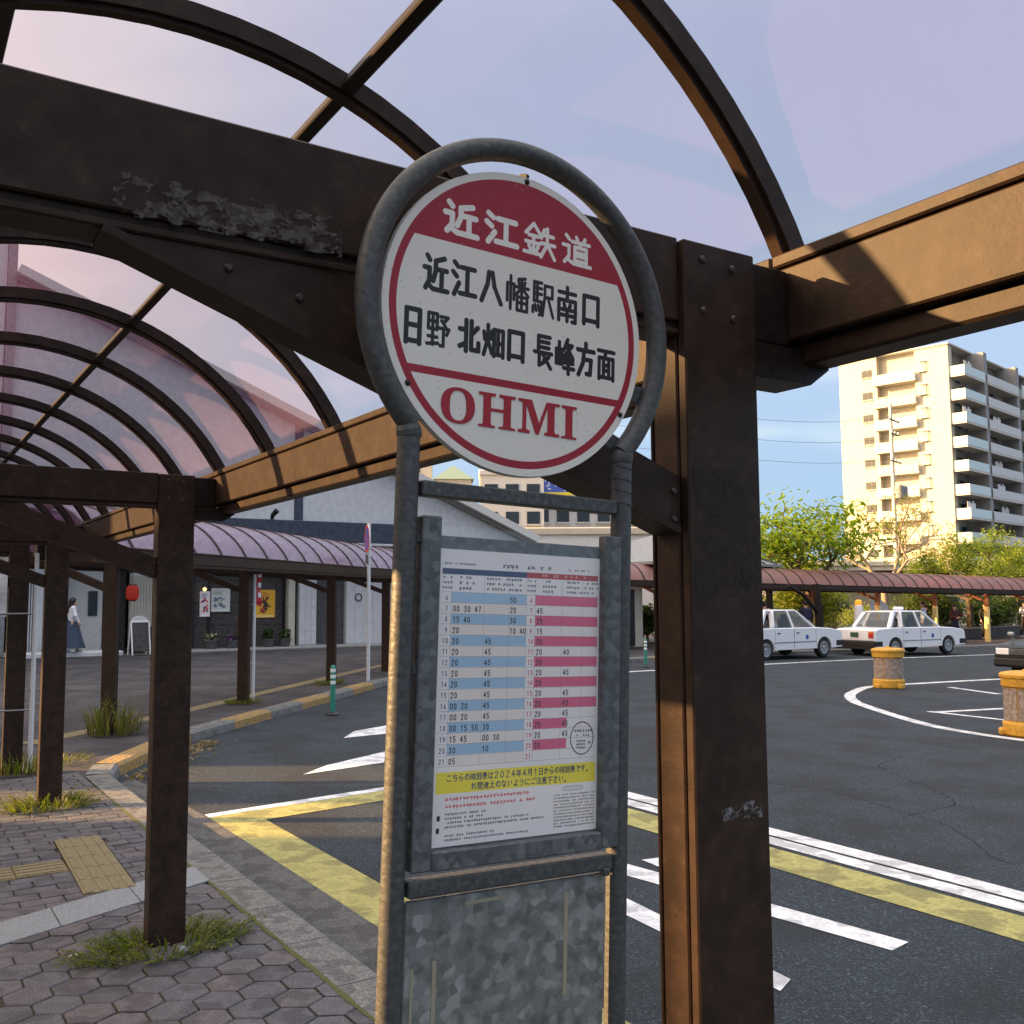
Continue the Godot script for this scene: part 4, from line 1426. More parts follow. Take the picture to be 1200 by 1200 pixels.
func weeds(label: String, at: Vector3, spread: Vector2, h: float, n: int, sd: int, dry := 0.2, leafy := 0.4, gap := 0.1) -> void:
	var r := RandomNumberGenerator.new()
	r.seed = sd
	var mb := MB.new()
	for i in n:
		var a := r.randf() * TAU
		var q := sqrt(r.randf())
		var o := Vector3(cos(a) * spread.x * q, 0, sin(a) * spread.y * q)
		if absf(o.x) < gap and absf(o.z) < gap * 0.6:
			o.x += gap * 1.6 * signf(o.x + 0.001)
		var g := Color(0.08, 0.115, 0.02).lerp(Color(0.24, 0.25, 0.045), r.randf())
		if r.randf() < dry:
			g = Color(0.22, 0.17, 0.085).lerp(Color(0.14, 0.11, 0.05), r.randf())
		mb.tint = g
		var hh := h * r.randf_range(0.35, 1.0) * (1.15 - q * 0.5)
		var b := r.randf() * TAU
		var out := Vector3(cos(b), 0, sin(b)) * hh * r.randf_range(0.1, 0.7) + o * 0.4
		var w := r.randf_range(0.0025, 0.006) * (1.0 + h)
		var sidev := Vector3(-sin(b), 0, cos(b)) * w
		var m1 := o + out * 0.35 + Vector3(0, hh * 0.6, 0)
		var m2 := o + out + Vector3(0, hh, 0)
		mb.quad(o - sidev, o + sidev, m1 + sidev * 0.8, m1 - sidev * 0.8)
		mb.tri(m1 - sidev * 0.8, m1 + sidev * 0.8, m2)
		if r.randf() < leafy:
			for k in 3:
				var bb := Basis.from_euler(Vector3(r.randf_range(-0.8, 0.5), r.randf() * TAU, 0))
				var l := r.randf_range(0.014, 0.034) * (0.7 + h)
				var base := (o as Vector3).lerp(m2, r.randf_range(0.2, 0.95))
				mb.quad(base, base + bb * Vector3(l * 0.32, 0.003, l * 0.5), base + bb * Vector3(0, -0.002, l), base + bb * Vector3(-l * 0.32, 0.003, l * 0.5), Vector3.UP)
	var o3 := single("weed_clump", mb, M.leaf, label, "weeds", at)
	o3.set_meta("group", "weeds growing round the post feet")

# ------------------------------------------------------------------ people
func person(label: String, at: Vector3, turn: float, h: float, o: Dictionary) -> void:
	var t := thing("person", label, "person", at, turn, o.get("group", ""))
	var s := h / 1.7
	var sx: float = o.get("stride", 0.12)
	# local: faces +z; x is the person's left-right
	var hipc := Vector3(0, 0.92, 0)
	var joints := {}
	for sd in [1, -1]:
		var f: float = sx * sd
		var hip := hipc + Vector3(0.085 * sd, -0.02, 0)
		var foot := Vector3(0.095 * sd, 0.075, f)
		var knee := hip.lerp(foot, 0.5) + Vector3(0.005 * sd, 0, 0.035 + 0.05 * absf(sx))
		joints[sd] = [hip, knee, foot]
	var sh := 1.40
	var arms: Array = o.get("arms", [[Vector3(0.235, 1.15, -0.02), Vector3(0.24, 0.92, 0.06)], [Vector3(-0.235, 1.15, -0.02), Vector3(-0.24, 0.92, 0.06)]])
	var look: Vector3 = o.get("look", Vector3(0, 0, 0))
	var hc := Vector3(0, 1.585, 0.025) + look * 0.03
	var bones := []
	var cloth_top := []
	var cloth_low := []
	var torso := [[Vector3(0.05, 1.0, 0), Vector3(0.075, 1.3, 0.0), 0.105, 0.105], [Vector3(-0.05, 1.0, 0), Vector3(-0.075, 1.3, 0.0), 0.105, 0.105], [Vector3(-0.14, 1.385, 0), Vector3(0.14, 1.385, 0), 0.062, 0.062]]
	for b in torso:
		bones.append([b[0], b[1], b[2] - 0.012, b[3] - 0.012])
		cloth_top.append([b[0], b[1], b[2] + 0.006, b[3] + 0.006])
	bones.append([Vector3(0, 1.40, -0.005), Vector3(0, 1.51, 0.015), 0.055, 0.05])
	bones.append([hc + Vector3(0, 0.02, -0.008), hc + Vector3(0, -0.035, 0.012), 0.088, 0.066])
	bones.append([hc + Vector3(0, -0.01, 0.088), hc + Vector3(0, -0.03, 0.097), 0.010, 0.015])
	bones.append([hc + Vector3(0, -0.085, 0.055), hc + Vector3(0, -0.085, 0.06), 0.025, 0.025])
	for sd in [1, -1]:
		bones.append([hc + Vector3(0.084 * sd, -0.01, -0.01), hc + Vector3(0.086 * sd, -0.035, -0.005), 0.018, 0.012])
	var hands := []
	for k in 2:
		var sd := 1 if k == 0 else -1
		var shp := Vector3(0.185 * sd, sh - 0.02, 0)
		var el: Vector3 = arms[k][0]
		var wr: Vector3 = arms[k][1]
		bones.append([shp, el, 0.048, 0.04])
		bones.append([el, wr, 0.04, 0.028])
		var dir := (wr - el).normalized()
		bones.append([wr, wr + dir * 0.075, 0.026, 0.036])
		hands.append([wr + dir * 0.075, dir, sd])
		cloth_top.append([shp, el, 0.062, 0.054])
		if o.get("sleeve", true):
			cloth_top.append([el, wr, 0.054, 0.042])
	for sd in [1, -1]:
		var j: Array = joints[sd]
		bones.append([j[0], j[1], 0.085, 0.055])
		bones.append([j[1], j[2], 0.058, 0.038])
		cloth_low.append([j[0], j[1], 0.098, 0.07])
		if not o.get("shorts", false):
			cloth_low.append([j[1], j[2] + Vector3(0, 0.03, 0), 0.07, 0.055])
	cloth_low.append([Vector3(-0.05, 0.98, 0), Vector3(0.05, 0.98, 0), 0.115, 0.115])
	var body := MB.new()
	var sc := func(list: Array) -> Array:
		var out := []
		for b in list:
			out.append([b[0] * s, b[1] * s, b[2] * s, b[3] * s])
		return out
	blob(body, sc.call(bones), 0.022 * s, 60.0)
	for hnd in hands:
		var d: Vector3 = hnd[1]
		var px := d.cross(Vector3.FORWARD).normalized()
		var py := px.cross(d)
		for k in 4:
			var b0: Vector3 = hnd[0] - d * 0.01 + py * (k - 1.5) * 0.018
			var ln: float = [0.062, 0.072, 0.068, 0.052][k]
			body.tube(PackedVector3Array([b0 * s, (b0 + d * ln * 0.55) * s, (b0 + d * ln * 0.9 - px * 0.02 * hnd[2]) * s]), 0.0095 * s, 0.0065 * s, 5)
		var th: Vector3 = hnd[0] - d * 0.05 + py * 0.03
		body.tube(PackedVector3Array([th * s, (th + py * 0.022 + d * 0.025) * s, (th + py * 0.026 + d * 0.055) * s]), 0.011 * s, 0.008 * s, 5)
	part(t, "body", body, M.skin)
	var top := MB.new()
	blob(top, sc.call(cloth_top), 0.024 * s, 60.0)
	part(t, "top", top, mat(o.top, 0.85))
	if o.has("skirt"):
		var sk := MB.new()
		var segs := 28
		var prof := [[1.02, 0.125, 0.0], [0.92, 0.165, 0.01], [0.7, 0.205, 0.02], [0.45, 0.26, 0.03], [0.2, 0.32, 0.045], [0.13, 0.335, 0.05]]
		for i in prof.size() - 1:
			for k in segs:
				var pts := []
				var ns := []
				for e in [[i, k], [i + 1, k], [i + 1, k + 1], [i, k + 1]]:
					var pr: Array = prof[e[0]]
					var a := TAU * float(e[1] % segs) / segs
					var rr: float = pr[1] + pr[2] * sin(a * 7.0)
					pts.append(Vector3(cos(a) * rr, pr[0], sin(a) * rr * 1.15) * s)
					ns.append(Vector3(cos(a) + 0.3 * cos(a * 7.0) * -sin(a), 0.3, sin(a) + 0.3 * cos(a * 7.0) * cos(a)).normalized())
				sk.squad(pts[0], pts[1], pts[2], pts[3], ns[0], ns[1], ns[2], ns[3])
		part(t, "skirt", sk, mat(o.skirt, 0.9))
	else:
		var low := MB.new()
		blob(low, sc.call(cloth_low), 0.024 * s, 60.0)
		part(t, "shorts" if o.get("shorts", false) else "trousers", low, mat(o.low, 0.85))
	for sd in [1, -1]:
		var f: Vector3 = joints[sd][2]
		var shoe := MB.new()
		blob(shoe, [[Vector3(f.x, 0.05, f.z - 0.03) * s, Vector3(f.x, 0.038, f.z + 0.15) * s, 0.046 * s, 0.034 * s]], 0.016 * s, 90.0)
		part(t, "shoe", shoe, mat(o.get("shoes", Color(0.8, 0.79, 0.76)), 0.7))
		var ey := MB.new()
		ey.sphere((hc + Vector3(0.032 * sd, 0.004, 0.078)) * s, Vector3(0.009, 0.006, 0.006) * s, 6, 4)
		part(t, "eye", ey, M.black)
	var mo := MB.new()
	mo.sphere((hc + Vector3(0, -0.062, 0.079)) * s, Vector3(0.02, 0.005, 0.006) * s, 6, 4)
	part(t, "mouth", mo, mat(rgb8(150, 80, 76), 0.6))
	var hb := [[hc + Vector3(0, 0.045, -0.03), hc + Vector3(0, 0.02, -0.035), 0.09, 0.095], [hc + Vector3(-0.05, 0.06, 0.02), hc + Vector3(0.05, 0.06, 0.02), 0.052, 0.052]]
	if o.get("long_hair", false):
		hb.append([hc + Vector3(0, 0, -0.05), Vector3(0, 1.28, -0.115), 0.088, 0.06])
		for sd in [1, -1]:
			hb.append([hc + Vector3(0.06 * sd, 0.02, -0.02), Vector3(0.09 * sd, 1.36, -0.03), 0.045, 0.03])
	var hm := MB.new()
	blob(hm, sc.call(hb), 0.018 * s, 70.0)
	part(t, "hair", hm, mat(o.hair, 0.55) if o.has("hair") else M.hair)
	if o.has("bag"):
		var bg := MB.new()
		var bp: Vector3 = o.bag * s
		bg.box(bp, Vector3(0.1, 0.26, 0.3) * s, 0.03 * s)
		part(t, "bag", bg, M.black)
	if o.has("pack"):
		var bg := MB.new()
		bg.box(Vector3(0, 1.2, -0.19) * s, Vector3(0.28, 0.4, 0.15) * s, 0.05 * s)
		part(t, "backpack", bg, mat(o.pack, 0.8))

# ------------------------------------------------------------------ taxi; local: drives towards +x
func taxi(label: String, at: Vector3, turn: float, paint: Material, lamp: bool, mirrors: bool) -> void:
	var t := thing("taxi", label, "taxi", at, turn, "taxis round the rotary")
	var prof := PackedVector2Array()
	for q in [[-2.30, 0.34], [-2.32, 0.62], [-2.30, 0.88], [-2.2, 0.93], [-1.45, 0.965], [1.0, 0.955], [1.7, 0.91], [2.22, 0.84], [2.30, 0.78], [2.33, 0.55], [2.31, 0.32]]:
		prof.append(Vector2(q[0], q[1]))
	for k in 13:
		var a := PI * k / 12.0
		prof.append(Vector2(1.38 + 0.355 * cos(a), 0.30 + 0.355 * sin(a)))
	for k in 13:
		var a := PI * k / 12.0
		prof.append(Vector2(-1.32 + 0.355 * cos(a), 0.30 + 0.355 * sin(a)))
	var body := MB.new()
	var lay := [[-0.845, 0.975, 0.90], [-0.80, 1.0, 1.0], [0.80, 1.0, 1.0], [0.845, 0.975, 0.90]]
	var ps := []
	for l in lay:
		var pp := PackedVector3Array()
		for q in prof:
			var yy := q.y
			if l[2] < 1.0:
				yy = 0.6 + (q.y - 0.6) * (0.93 if q.y > 0.7 else 1.0)
			pp.append(Vector3(q.x * (l[1] if absf(q.x) > 1.9 else 1.0), yy, l[0]))
		ps.append(pp)
	var ctr := Vector3(0, 0.55, 0)
	for i in 3:
		for k in prof.size():
			var k2 := (k + 1) % prof.size()
			var e := prof[k2] - prof[k]
			body.quad(ps[i][k], ps[i][k2], ps[i + 1][k2], ps[i + 1][k], Vector3(-e.y, e.x, 0) + Vector3(0, 0, (i - 1) * 0.02))
	var idx := Geometry2D.triangulate_polygon(prof)
	for i in range(0, idx.size(), 3):
		body.tri(ps[0][idx[i]], ps[0][idx[i + 1]], ps[0][idx[i + 2]], Vector3(0, 0, -1))
		body.tri(ps[3][idx[i]], ps[3][idx[i + 1]], ps[3][idx[i + 2]], Vector3(0, 0, 1))
	# roof and pillars
	var lowr := [Vector3(1.02, 0.95, 0.755), Vector3(-0.02, 0.965, 0.775), Vector3(-0.98, 0.965, 0.775), Vector3(-1.50, 0.96, 0.74)]
	var upr := [Vector3(0.34, 1.455, 0.585), Vector3(-0.10, 1.475, 0.60), Vector3(-0.80, 1.475, 0.60), Vector3(-1.10, 1.45, 0.58)]
	body.box(Vector3(-0.38, 1.478, 0), Vector3(1.46, 0.06, 1.2), 0.028)
	for sd in [1.0, -1.0]:
		for k in 4:
			var a: Vector3 = lowr[k] * Vector3(1, 1, sd)
			var b: Vector3 = upr[k] * Vector3(1, 1, sd)
			body.bar(a - Vector3(0, 0.02, 0), b, 0.07 if k != 3 else 0.10, 0.075 if k == 0 else (0.075 if k == 1 else 0.15), Vector3(0, 0, sd), 0.012)
	part(t, "body", body, paint)
	for sd in [1.0, -1.0]:
		for k in [0, 1]:
			var g := MB.new()
			var m := Vector3(1, 1, sd)
			g.quad(lowr[k] * m, lowr[k + 1] * m, upr[k + 1] * m, upr[k] * m, Vector3(0, 0, sd))
			part(t, "side_window", g, M.glass)
		var ms := MB.new()
		ms.box(Vector3(0.0, 0.52, 0.848 * sd), Vector3(1.95, 0.035, 0.012), 0.004)
		part(t, "side_moulding", ms, M.mid_grey)
		var sl := MB.new()
		sl.bar(lowr[0] * Vector3(1, 1, sd) + Vector3(0, 0.012, 0.01 * sd), lowr[3] * Vector3(1, 1, sd) + Vector3(0, 0.012, 0.012 * sd), 0.012, 0.02)
		part(t, "window_seal", sl, M.black)
		for k in 2:
			var d := MB.new()
			var xs: Array = [[0.98, -0.04], [-0.06, -0.92]][k]
			for x in xs:
				d.box(Vector3(x, 0.62, 0.8445 * sd), Vector3(0.008, 0.56, 0.004))
			part(t, "door_seam", d, M.black)
			var hd := MB.new()
			hd.box(Vector3(xs[1] + 0.16, 0.80, 0.852 * sd), Vector3(0.14, 0.03, 0.025), 0.008)
			part(t, "door_handle", hd, M.black)
		var mb2 := MB.new()
		mb2.lathe(Vector3(0.55, 0.66, 0.8465 * sd), [Vector2(0.0, 0.001), Vector2(0.075, 0.001), Vector2(0.075, 0.0)], 14, Basis(Vector3.RIGHT, PI / 2 * sd))
		part(t, "door_emblem", mb2, M.blue)
	for e in [[0, 1.0], [3, -1.0]]:
		var g2 := MB.new()
		var k: int = e[0]
		g2.quad(lowr[k], lowr[k] * Vector3(1, 1, -1), upr[k] * Vector3(1, 1, -1), upr[k], Vector3(e[1], 0.4, 0))
		part(t, "windscreen" if k == 0 else "rear_window", g2, M.glass)
	for e in [[2.33, 1.0], [-2.33, -1.0]]:
		var bm := MB.new()
		bm.box(Vector3(e[0] - 0.02 * e[1], 0.44, 0), Vector3(0.09, 0.19, 1.68), 0.03)
		for sd in [1, -1]:
			bm.box(Vector3(e[0] - 0.2 * e[1], 0.44, 0.835 * sd), Vector3(0.34, 0.17, 0.04), 0.012)
		part(t, "bumper", bm, M.black)
	var rb := MB.new()
	rb.box(Vector3(-2.318, 0.40, 0), Vector3(0.05, 0.30, 1.62), 0.02)
	part(t, "rear_valance", rb, M.black)
	for sd in [1.0, -1.0]:
		var tl := MB.new()
		tl.box(Vector3(-2.325, 0.70, 0.68 * sd), Vector3(0.03, 0.15, 0.20), 0.008)
		part(t, "tail_light", tl, M.red)
		tl = MB.new()
		tl.box(Vector3(-2.322, 0.815, 0.68 * sd), Vector3(0.03, 0.075, 0.20), 0.008)
		part(t, "indicator", tl, mat(rgb8(214, 120, 40), 0.3))
		var hl := MB.new()
		hl.box(Vector3(2.315, 0.69, 0.60 * sd), Vector3(0.05, 0.15, 0.34), 0.012)
		part(t, "headlight", hl, mat(rgb8(226, 228, 228), 0.15))
		for x in [1.38, -1.32]:
			var w := MB.new()
			var tb := Basis(Vector3.RIGHT, PI / 2 * sd)
			w.lathe(Vector3(x, 0.31, 0.64 * sd), [Vector2(0.20, 0.19), Vector2(0.27, 0.195), Vector2(0.305, 0.17), Vector2(0.312, 0.12), Vector2(0.312, 0.04), Vector2(0.29, 0.0), Vector2(0, 0.0)], 24, tb)
			var wp := part(t, "wheel", w, M.rubber)
			var rm := MB.new()
			rm.lathe(Vector3(x, 0.31, 0.64 * sd), [Vector2(0.0, 0.20), Vector2(0.05, 0.198), Vector2(0.065, 0.183), Vector2(0.15, 0.192), Vector2(0.195, 0.197), Vector2(0.208, 0.188)], 24, tb)
			part(wp, "hub_cap", rm, M.steel)
			for k in 8:
				var hole := MB.new()
				var a := TAU * k / 8
				hole.sphere(Vector3(x + 0.125 * cos(a), 0.31 + 0.125 * sin(a), 0.83 * sd), Vector3(0.02, 0.026, 0.006), 7, 4)
				part(wp, "rim_hole", hole, M.black)
		if mirrors:
			var mr := MB.new()
			mr.tube(PackedVector3Array([Vector3(1.65, 0.90, 0.72 * sd), Vector3(1.68, 1.03, 0.76 * sd)]), 0.014, 0.012, 6)
			mr.box(Vector3(1.69, 1.08, 0.77 * sd), Vector3(0.09, 0.11, 0.17), 0.03)
			part(t, "fender_mirror", mr, M.steel)
	var gr := MB.new()
	gr.box(Vector3(2.32, 0.69, 0), Vector3(0.04, 0.14, 0.82), 0.01)
	part(t, "grille", gr, M.dark_grey)
	var pl := MB.new()
	pl.box(Vector3(-2.335, 0.73, 0), Vector3(0.014, 0.165, 0.33), 0.004)
	part(t, "number_plate", pl, mat(rgb8(40, 74, 60), 0.5))
	for e in [[0.3, 0.38], [0.3, -0.38]]:
		var st := MB.new()
		st.box(Vector3(e[0] - 0.25, 0.98, e[1]), Vector3(0.14, 0.5, 0.5), 0.05)
		st.box(Vector3(e[0] - 0.25, 1.29, e[1]), Vector3(0.1, 0.16, 0.26), 0.04)
		part(t, "seat", st, M.dark_grey)
	var rs := MB.new()
	rs.box(Vector3(-1.0, 0.98, 0), Vector3(0.16, 0.42, 1.2), 0.05)
	part(t, "seat", rs, M.dark_grey)
	if lamp:
		var lm := MB.new()
		lm.box(Vector3(-0.1, 1.575, 0), Vector3(0.16, 0.13, 0.42), 0.05)
		part(t, "roof_lamp", lm, mat(rgb8(206, 214, 232), 0.4))

func drum(label: String, at: Vector3, turn: float, s: float) -> void:
	var t := thing("impact_drum", label, "traffic drum", at, turn, "yellow drums on the island edge")
	t.scale = Vector3.ONE * s
	var b := MB.new()
	b.lathe(Vector3.ZERO, [Vector2(0.30, 0.0), Vector2(0.325, 0.03), Vector2(0.325, 0.17), Vector2(0.30, 0.20)], 22)
	for k in 4:
		var a := TAU * k / 4 + 0.4
		b.box(Vector3(cos(a) * 0.30, 0.05, sin(a) * 0.30), Vector3(0.14, 0.10, 0.16), 0.02, Basis(Vector3.UP, -a))
	part(t, "base", b, M.drum_yellow)
	var m := MB.new()
	m.lathe(Vector3.ZERO, [Vector2(0.295, 0.19), Vector2(0.298, 0.4), Vector2(0.292, 0.66)], 22)
	var md := part(t, "drum_body", m, M.drum_yellow)
	for k in 6:
		var sh := MB.new()
		var a0 := TAU * k / 6
		for i in 5:
			var p0 := a0 + (TAU / 6 - 0.05) * i / 5.0
			var p1 := a0 + (TAU / 6 - 0.05) * (i + 1) / 5.0
			sh.quad(Vector3(cos(p0) * 0.303, 0.215, sin(p0) * 0.303), Vector3(cos(p1) * 0.303, 0.215, sin(p1) * 0.303), Vector3(cos(p1) * 0.300, 0.635, sin(p1) * 0.300), Vector3(cos(p0) * 0.300, 0.635, sin(p0) * 0.300), Vector3(cos(p0), 0, sin(p0)))
		part(md, "reflective_sheet", sh, M.drum_sheet)
	var c := MB.new()
	c.lathe(Vector3.ZERO, [Vector2(0.292, 0.64), Vector2(0.325, 0.66), Vector2(0.325, 0.76), Vector2(0.345, 0.775), Vector2(0.345, 0.81), Vector2(0.32, 0.83), Vector2(0.25, 0.845), Vector2(0.06, 0.85), Vector2(0.05, 0.875), Vector2(0.0, 0.88)], 22)
	part(t, "lid", c, M.drum_yellow)

func bollard(label: String, at: Vector3, h: float) -> void:
	var t := thing("delineator_post", label, "bollard", at, 0.0, "green delineator posts in the road")
	var b := MB.new()
	b.lathe(Vector3.ZERO, [Vector2(0.11, 0.0), Vector2(0.11, 0.02), Vector2(0.06, 0.05), Vector2(0.04, 0.06)], 14)
	part(t, "base", b, M.black)
	var p := MB.new()
	p.lathe(Vector3.ZERO, [Vector2(0.04, 0.05), Vector2(0.04, h - 0.03), Vector2(0.025, h), Vector2(0.0, h)], 14)
	var pp := part(t, "post", p, M.teal)
	for k in 3:
		var r := MB.new()
		r.lathe(Vector3.ZERO, [Vector2(0.041, h * (0.62 + 0.12 * k)), Vector2(0.042, h * (0.62 + 0.12 * k) + 0.005), Vector2(0.042, h * (0.62 + 0.12 * k) + 0.05), Vector2(0.041, h * (0.62 + 0.12 * k) + 0.055)], 14)
		part(pp, "reflective_band", r, M.white)

func sign_no_parking() -> void:
	var t := thing("no_parking_sign", "round no parking sign seen nearly edge-on atop a thin white pole at the kerb", "road sign", Vector3(8.72, 0, -19.03), deg_to_rad(-104))
	var p := MB.new()
	p.tube(PackedVector3Array([Vector3(0, -0.05, 0), Vector3(0, 1.5, 0), Vector3(0, 3.3, 0)]), 0.038, 0.038, 12)
	part(t, "pole", p, M.pole_white)
	var d := MB.new()
	d.lathe(Vector3(0, 2.96, 0.045), [Vector2(0, 0.0), Vector2(0.30, 0.0), Vector2(0.302, -0.006), Vector2(0.30, -0.014), Vector2(0, -0.014)], 36, Basis(Vector3.RIGHT, PI / 2))
	var dm := part(t, "sign_plate", d, M.white)
	for e in [[0.29, M.red, 0.002], [0.225, M.blue, 0.004]]:
		var c := MB.new()
		c.lathe(Vector3(0, 2.96, 0.045 + e[2]), [Vector2(0, 0.0), Vector2(e[0], 0.0)], 36, Basis(Vector3.RIGHT, PI / 2))
		part(dm, "colour_field", c, e[1])
	var s := MB.new()
	s.box(Vector3(0, 2.96, 0.0515), Vector3(0.5, 0.055, 0.002), 0.0, Basis(Vector3(0, 0, 1), -PI / 4))
	part(dm, "slash", s, M.red)
	var pl := MB.new()
	pl.box(Vector3(0, 2.53, 0.05), Vector3(0.20, 0.2, 0.012), 0.004)
	part(t, "sub_plate", pl, M.galv_pipe)

func banner(label: String, at: Vector3, turn: float, h: float, cloth: Material, arm_to: float, cx := 0.0) -> void:
	var t := thing("banner_flag", label, "banner", at, turn, "banner poles tied to walkway posts")
	var p := MB.new()
	p.tube(PackedVector3Array([Vector3(0, 0, 0), Vector3(0, h * 0.5, 0), Vector3(0.0, h, 0)]), 0.026, 0.022, 10)
	part(t, "pole", p, M.pole_white)
	for y in [h * 0.28, h * 0.72]:
		var a := MB.new()
		a.tube(PackedVector3Array([Vector3(0, y, 0), Vector3(arm_to, y, 0)]), 0.009, 0.009, 8)
		part(t, "tie_bar", a, M.steel)
	var c := MB.new()
	var n := 10
	for i in n:
		for s in [1.0, -1.0]:
			var y0 := h - 0.04 - 0.6 * float(i) / n
			var y1 := h - 0.04 - 0.6 * float(i + 1) / n
			var z0 := 0.03 * sin(i * 0.9)
			var z1 := 0.03 * sin((i + 1) * 0.9)
			c.quad(Vector3(cx + 0.02, y0, z0 * 0.3 + 0.004 * s), Vector3(cx + 0.13, y0, z0 + 0.004 * s), Vector3(cx + 0.13, y1, z1 + 0.004 * s), Vector3(cx + 0.02, y1, z1 * 0.3 + 0.004 * s), Vector3(0, 0, s))
	var cm := part(t, "cloth", c, cloth)
	for i in 3:
		var b := MB.new()
		b.box(Vector3(cx + 0.075, h - 0.13 - 0.17 * i, 0.03), Vector3(0.06, 0.08, 0.004))
		part(cm, "printed_patch", b, M.white if cloth == M.red else M.red)

# ------------------------------------------------------------------ buildings
# box with windows; fronts face +z and the sides, each window a part with a pane
func block(called: String, label: String, at: Vector3, turn: float, size: Vector3, wall: Material, cols: int, rows: int, opt := {}) -> Node3D:
	var t := thing(called, label, "building", at, turn, "buildings beyond the rotary")
	var w := MB.new()
	w.box(Vector3(0, size.y / 2, -size.z / 2), size)
	var wl := part(t, "wall", w, wall)
	var rp := MB.new()
	rp.box(Vector3(0, size.y + 0.2, -size.z / 2), Vector3(size.x + 0.3, 0.4, size.z + 0.3), 0.05)
	part(t, "parapet", rp, opt.get("trim", wall))
	var y0: float = opt.get("from", 1.5)
	var fh := (size.y - y0) / rows
	var win := MB.new()
	var ww: float = size.x / cols * opt.get("fill", 0.55)
	var wh: float = fh * opt.get("tall", 0.5)
	win.box(Vector3(0, 0, 0.02), Vector3(ww, wh, 0.1))
	var wm := win.mesh()
	var sill := MB.new()
	sill.box(Vector3(0, -wh / 2 - 0.06, 0.1), Vector3(ww + 0.2, 0.1, 0.26))
	var slm := sill.mesh()
	for j in rows:
		for i in cols:
			var p := Vector3((i + 0.5) * size.x / cols - size.x / 2, y0 + fh * (j + 0.45), 0)
			var o := part(t, "window", wm, M.window, p)
			part(o, "sill", slm, wall)
	return t

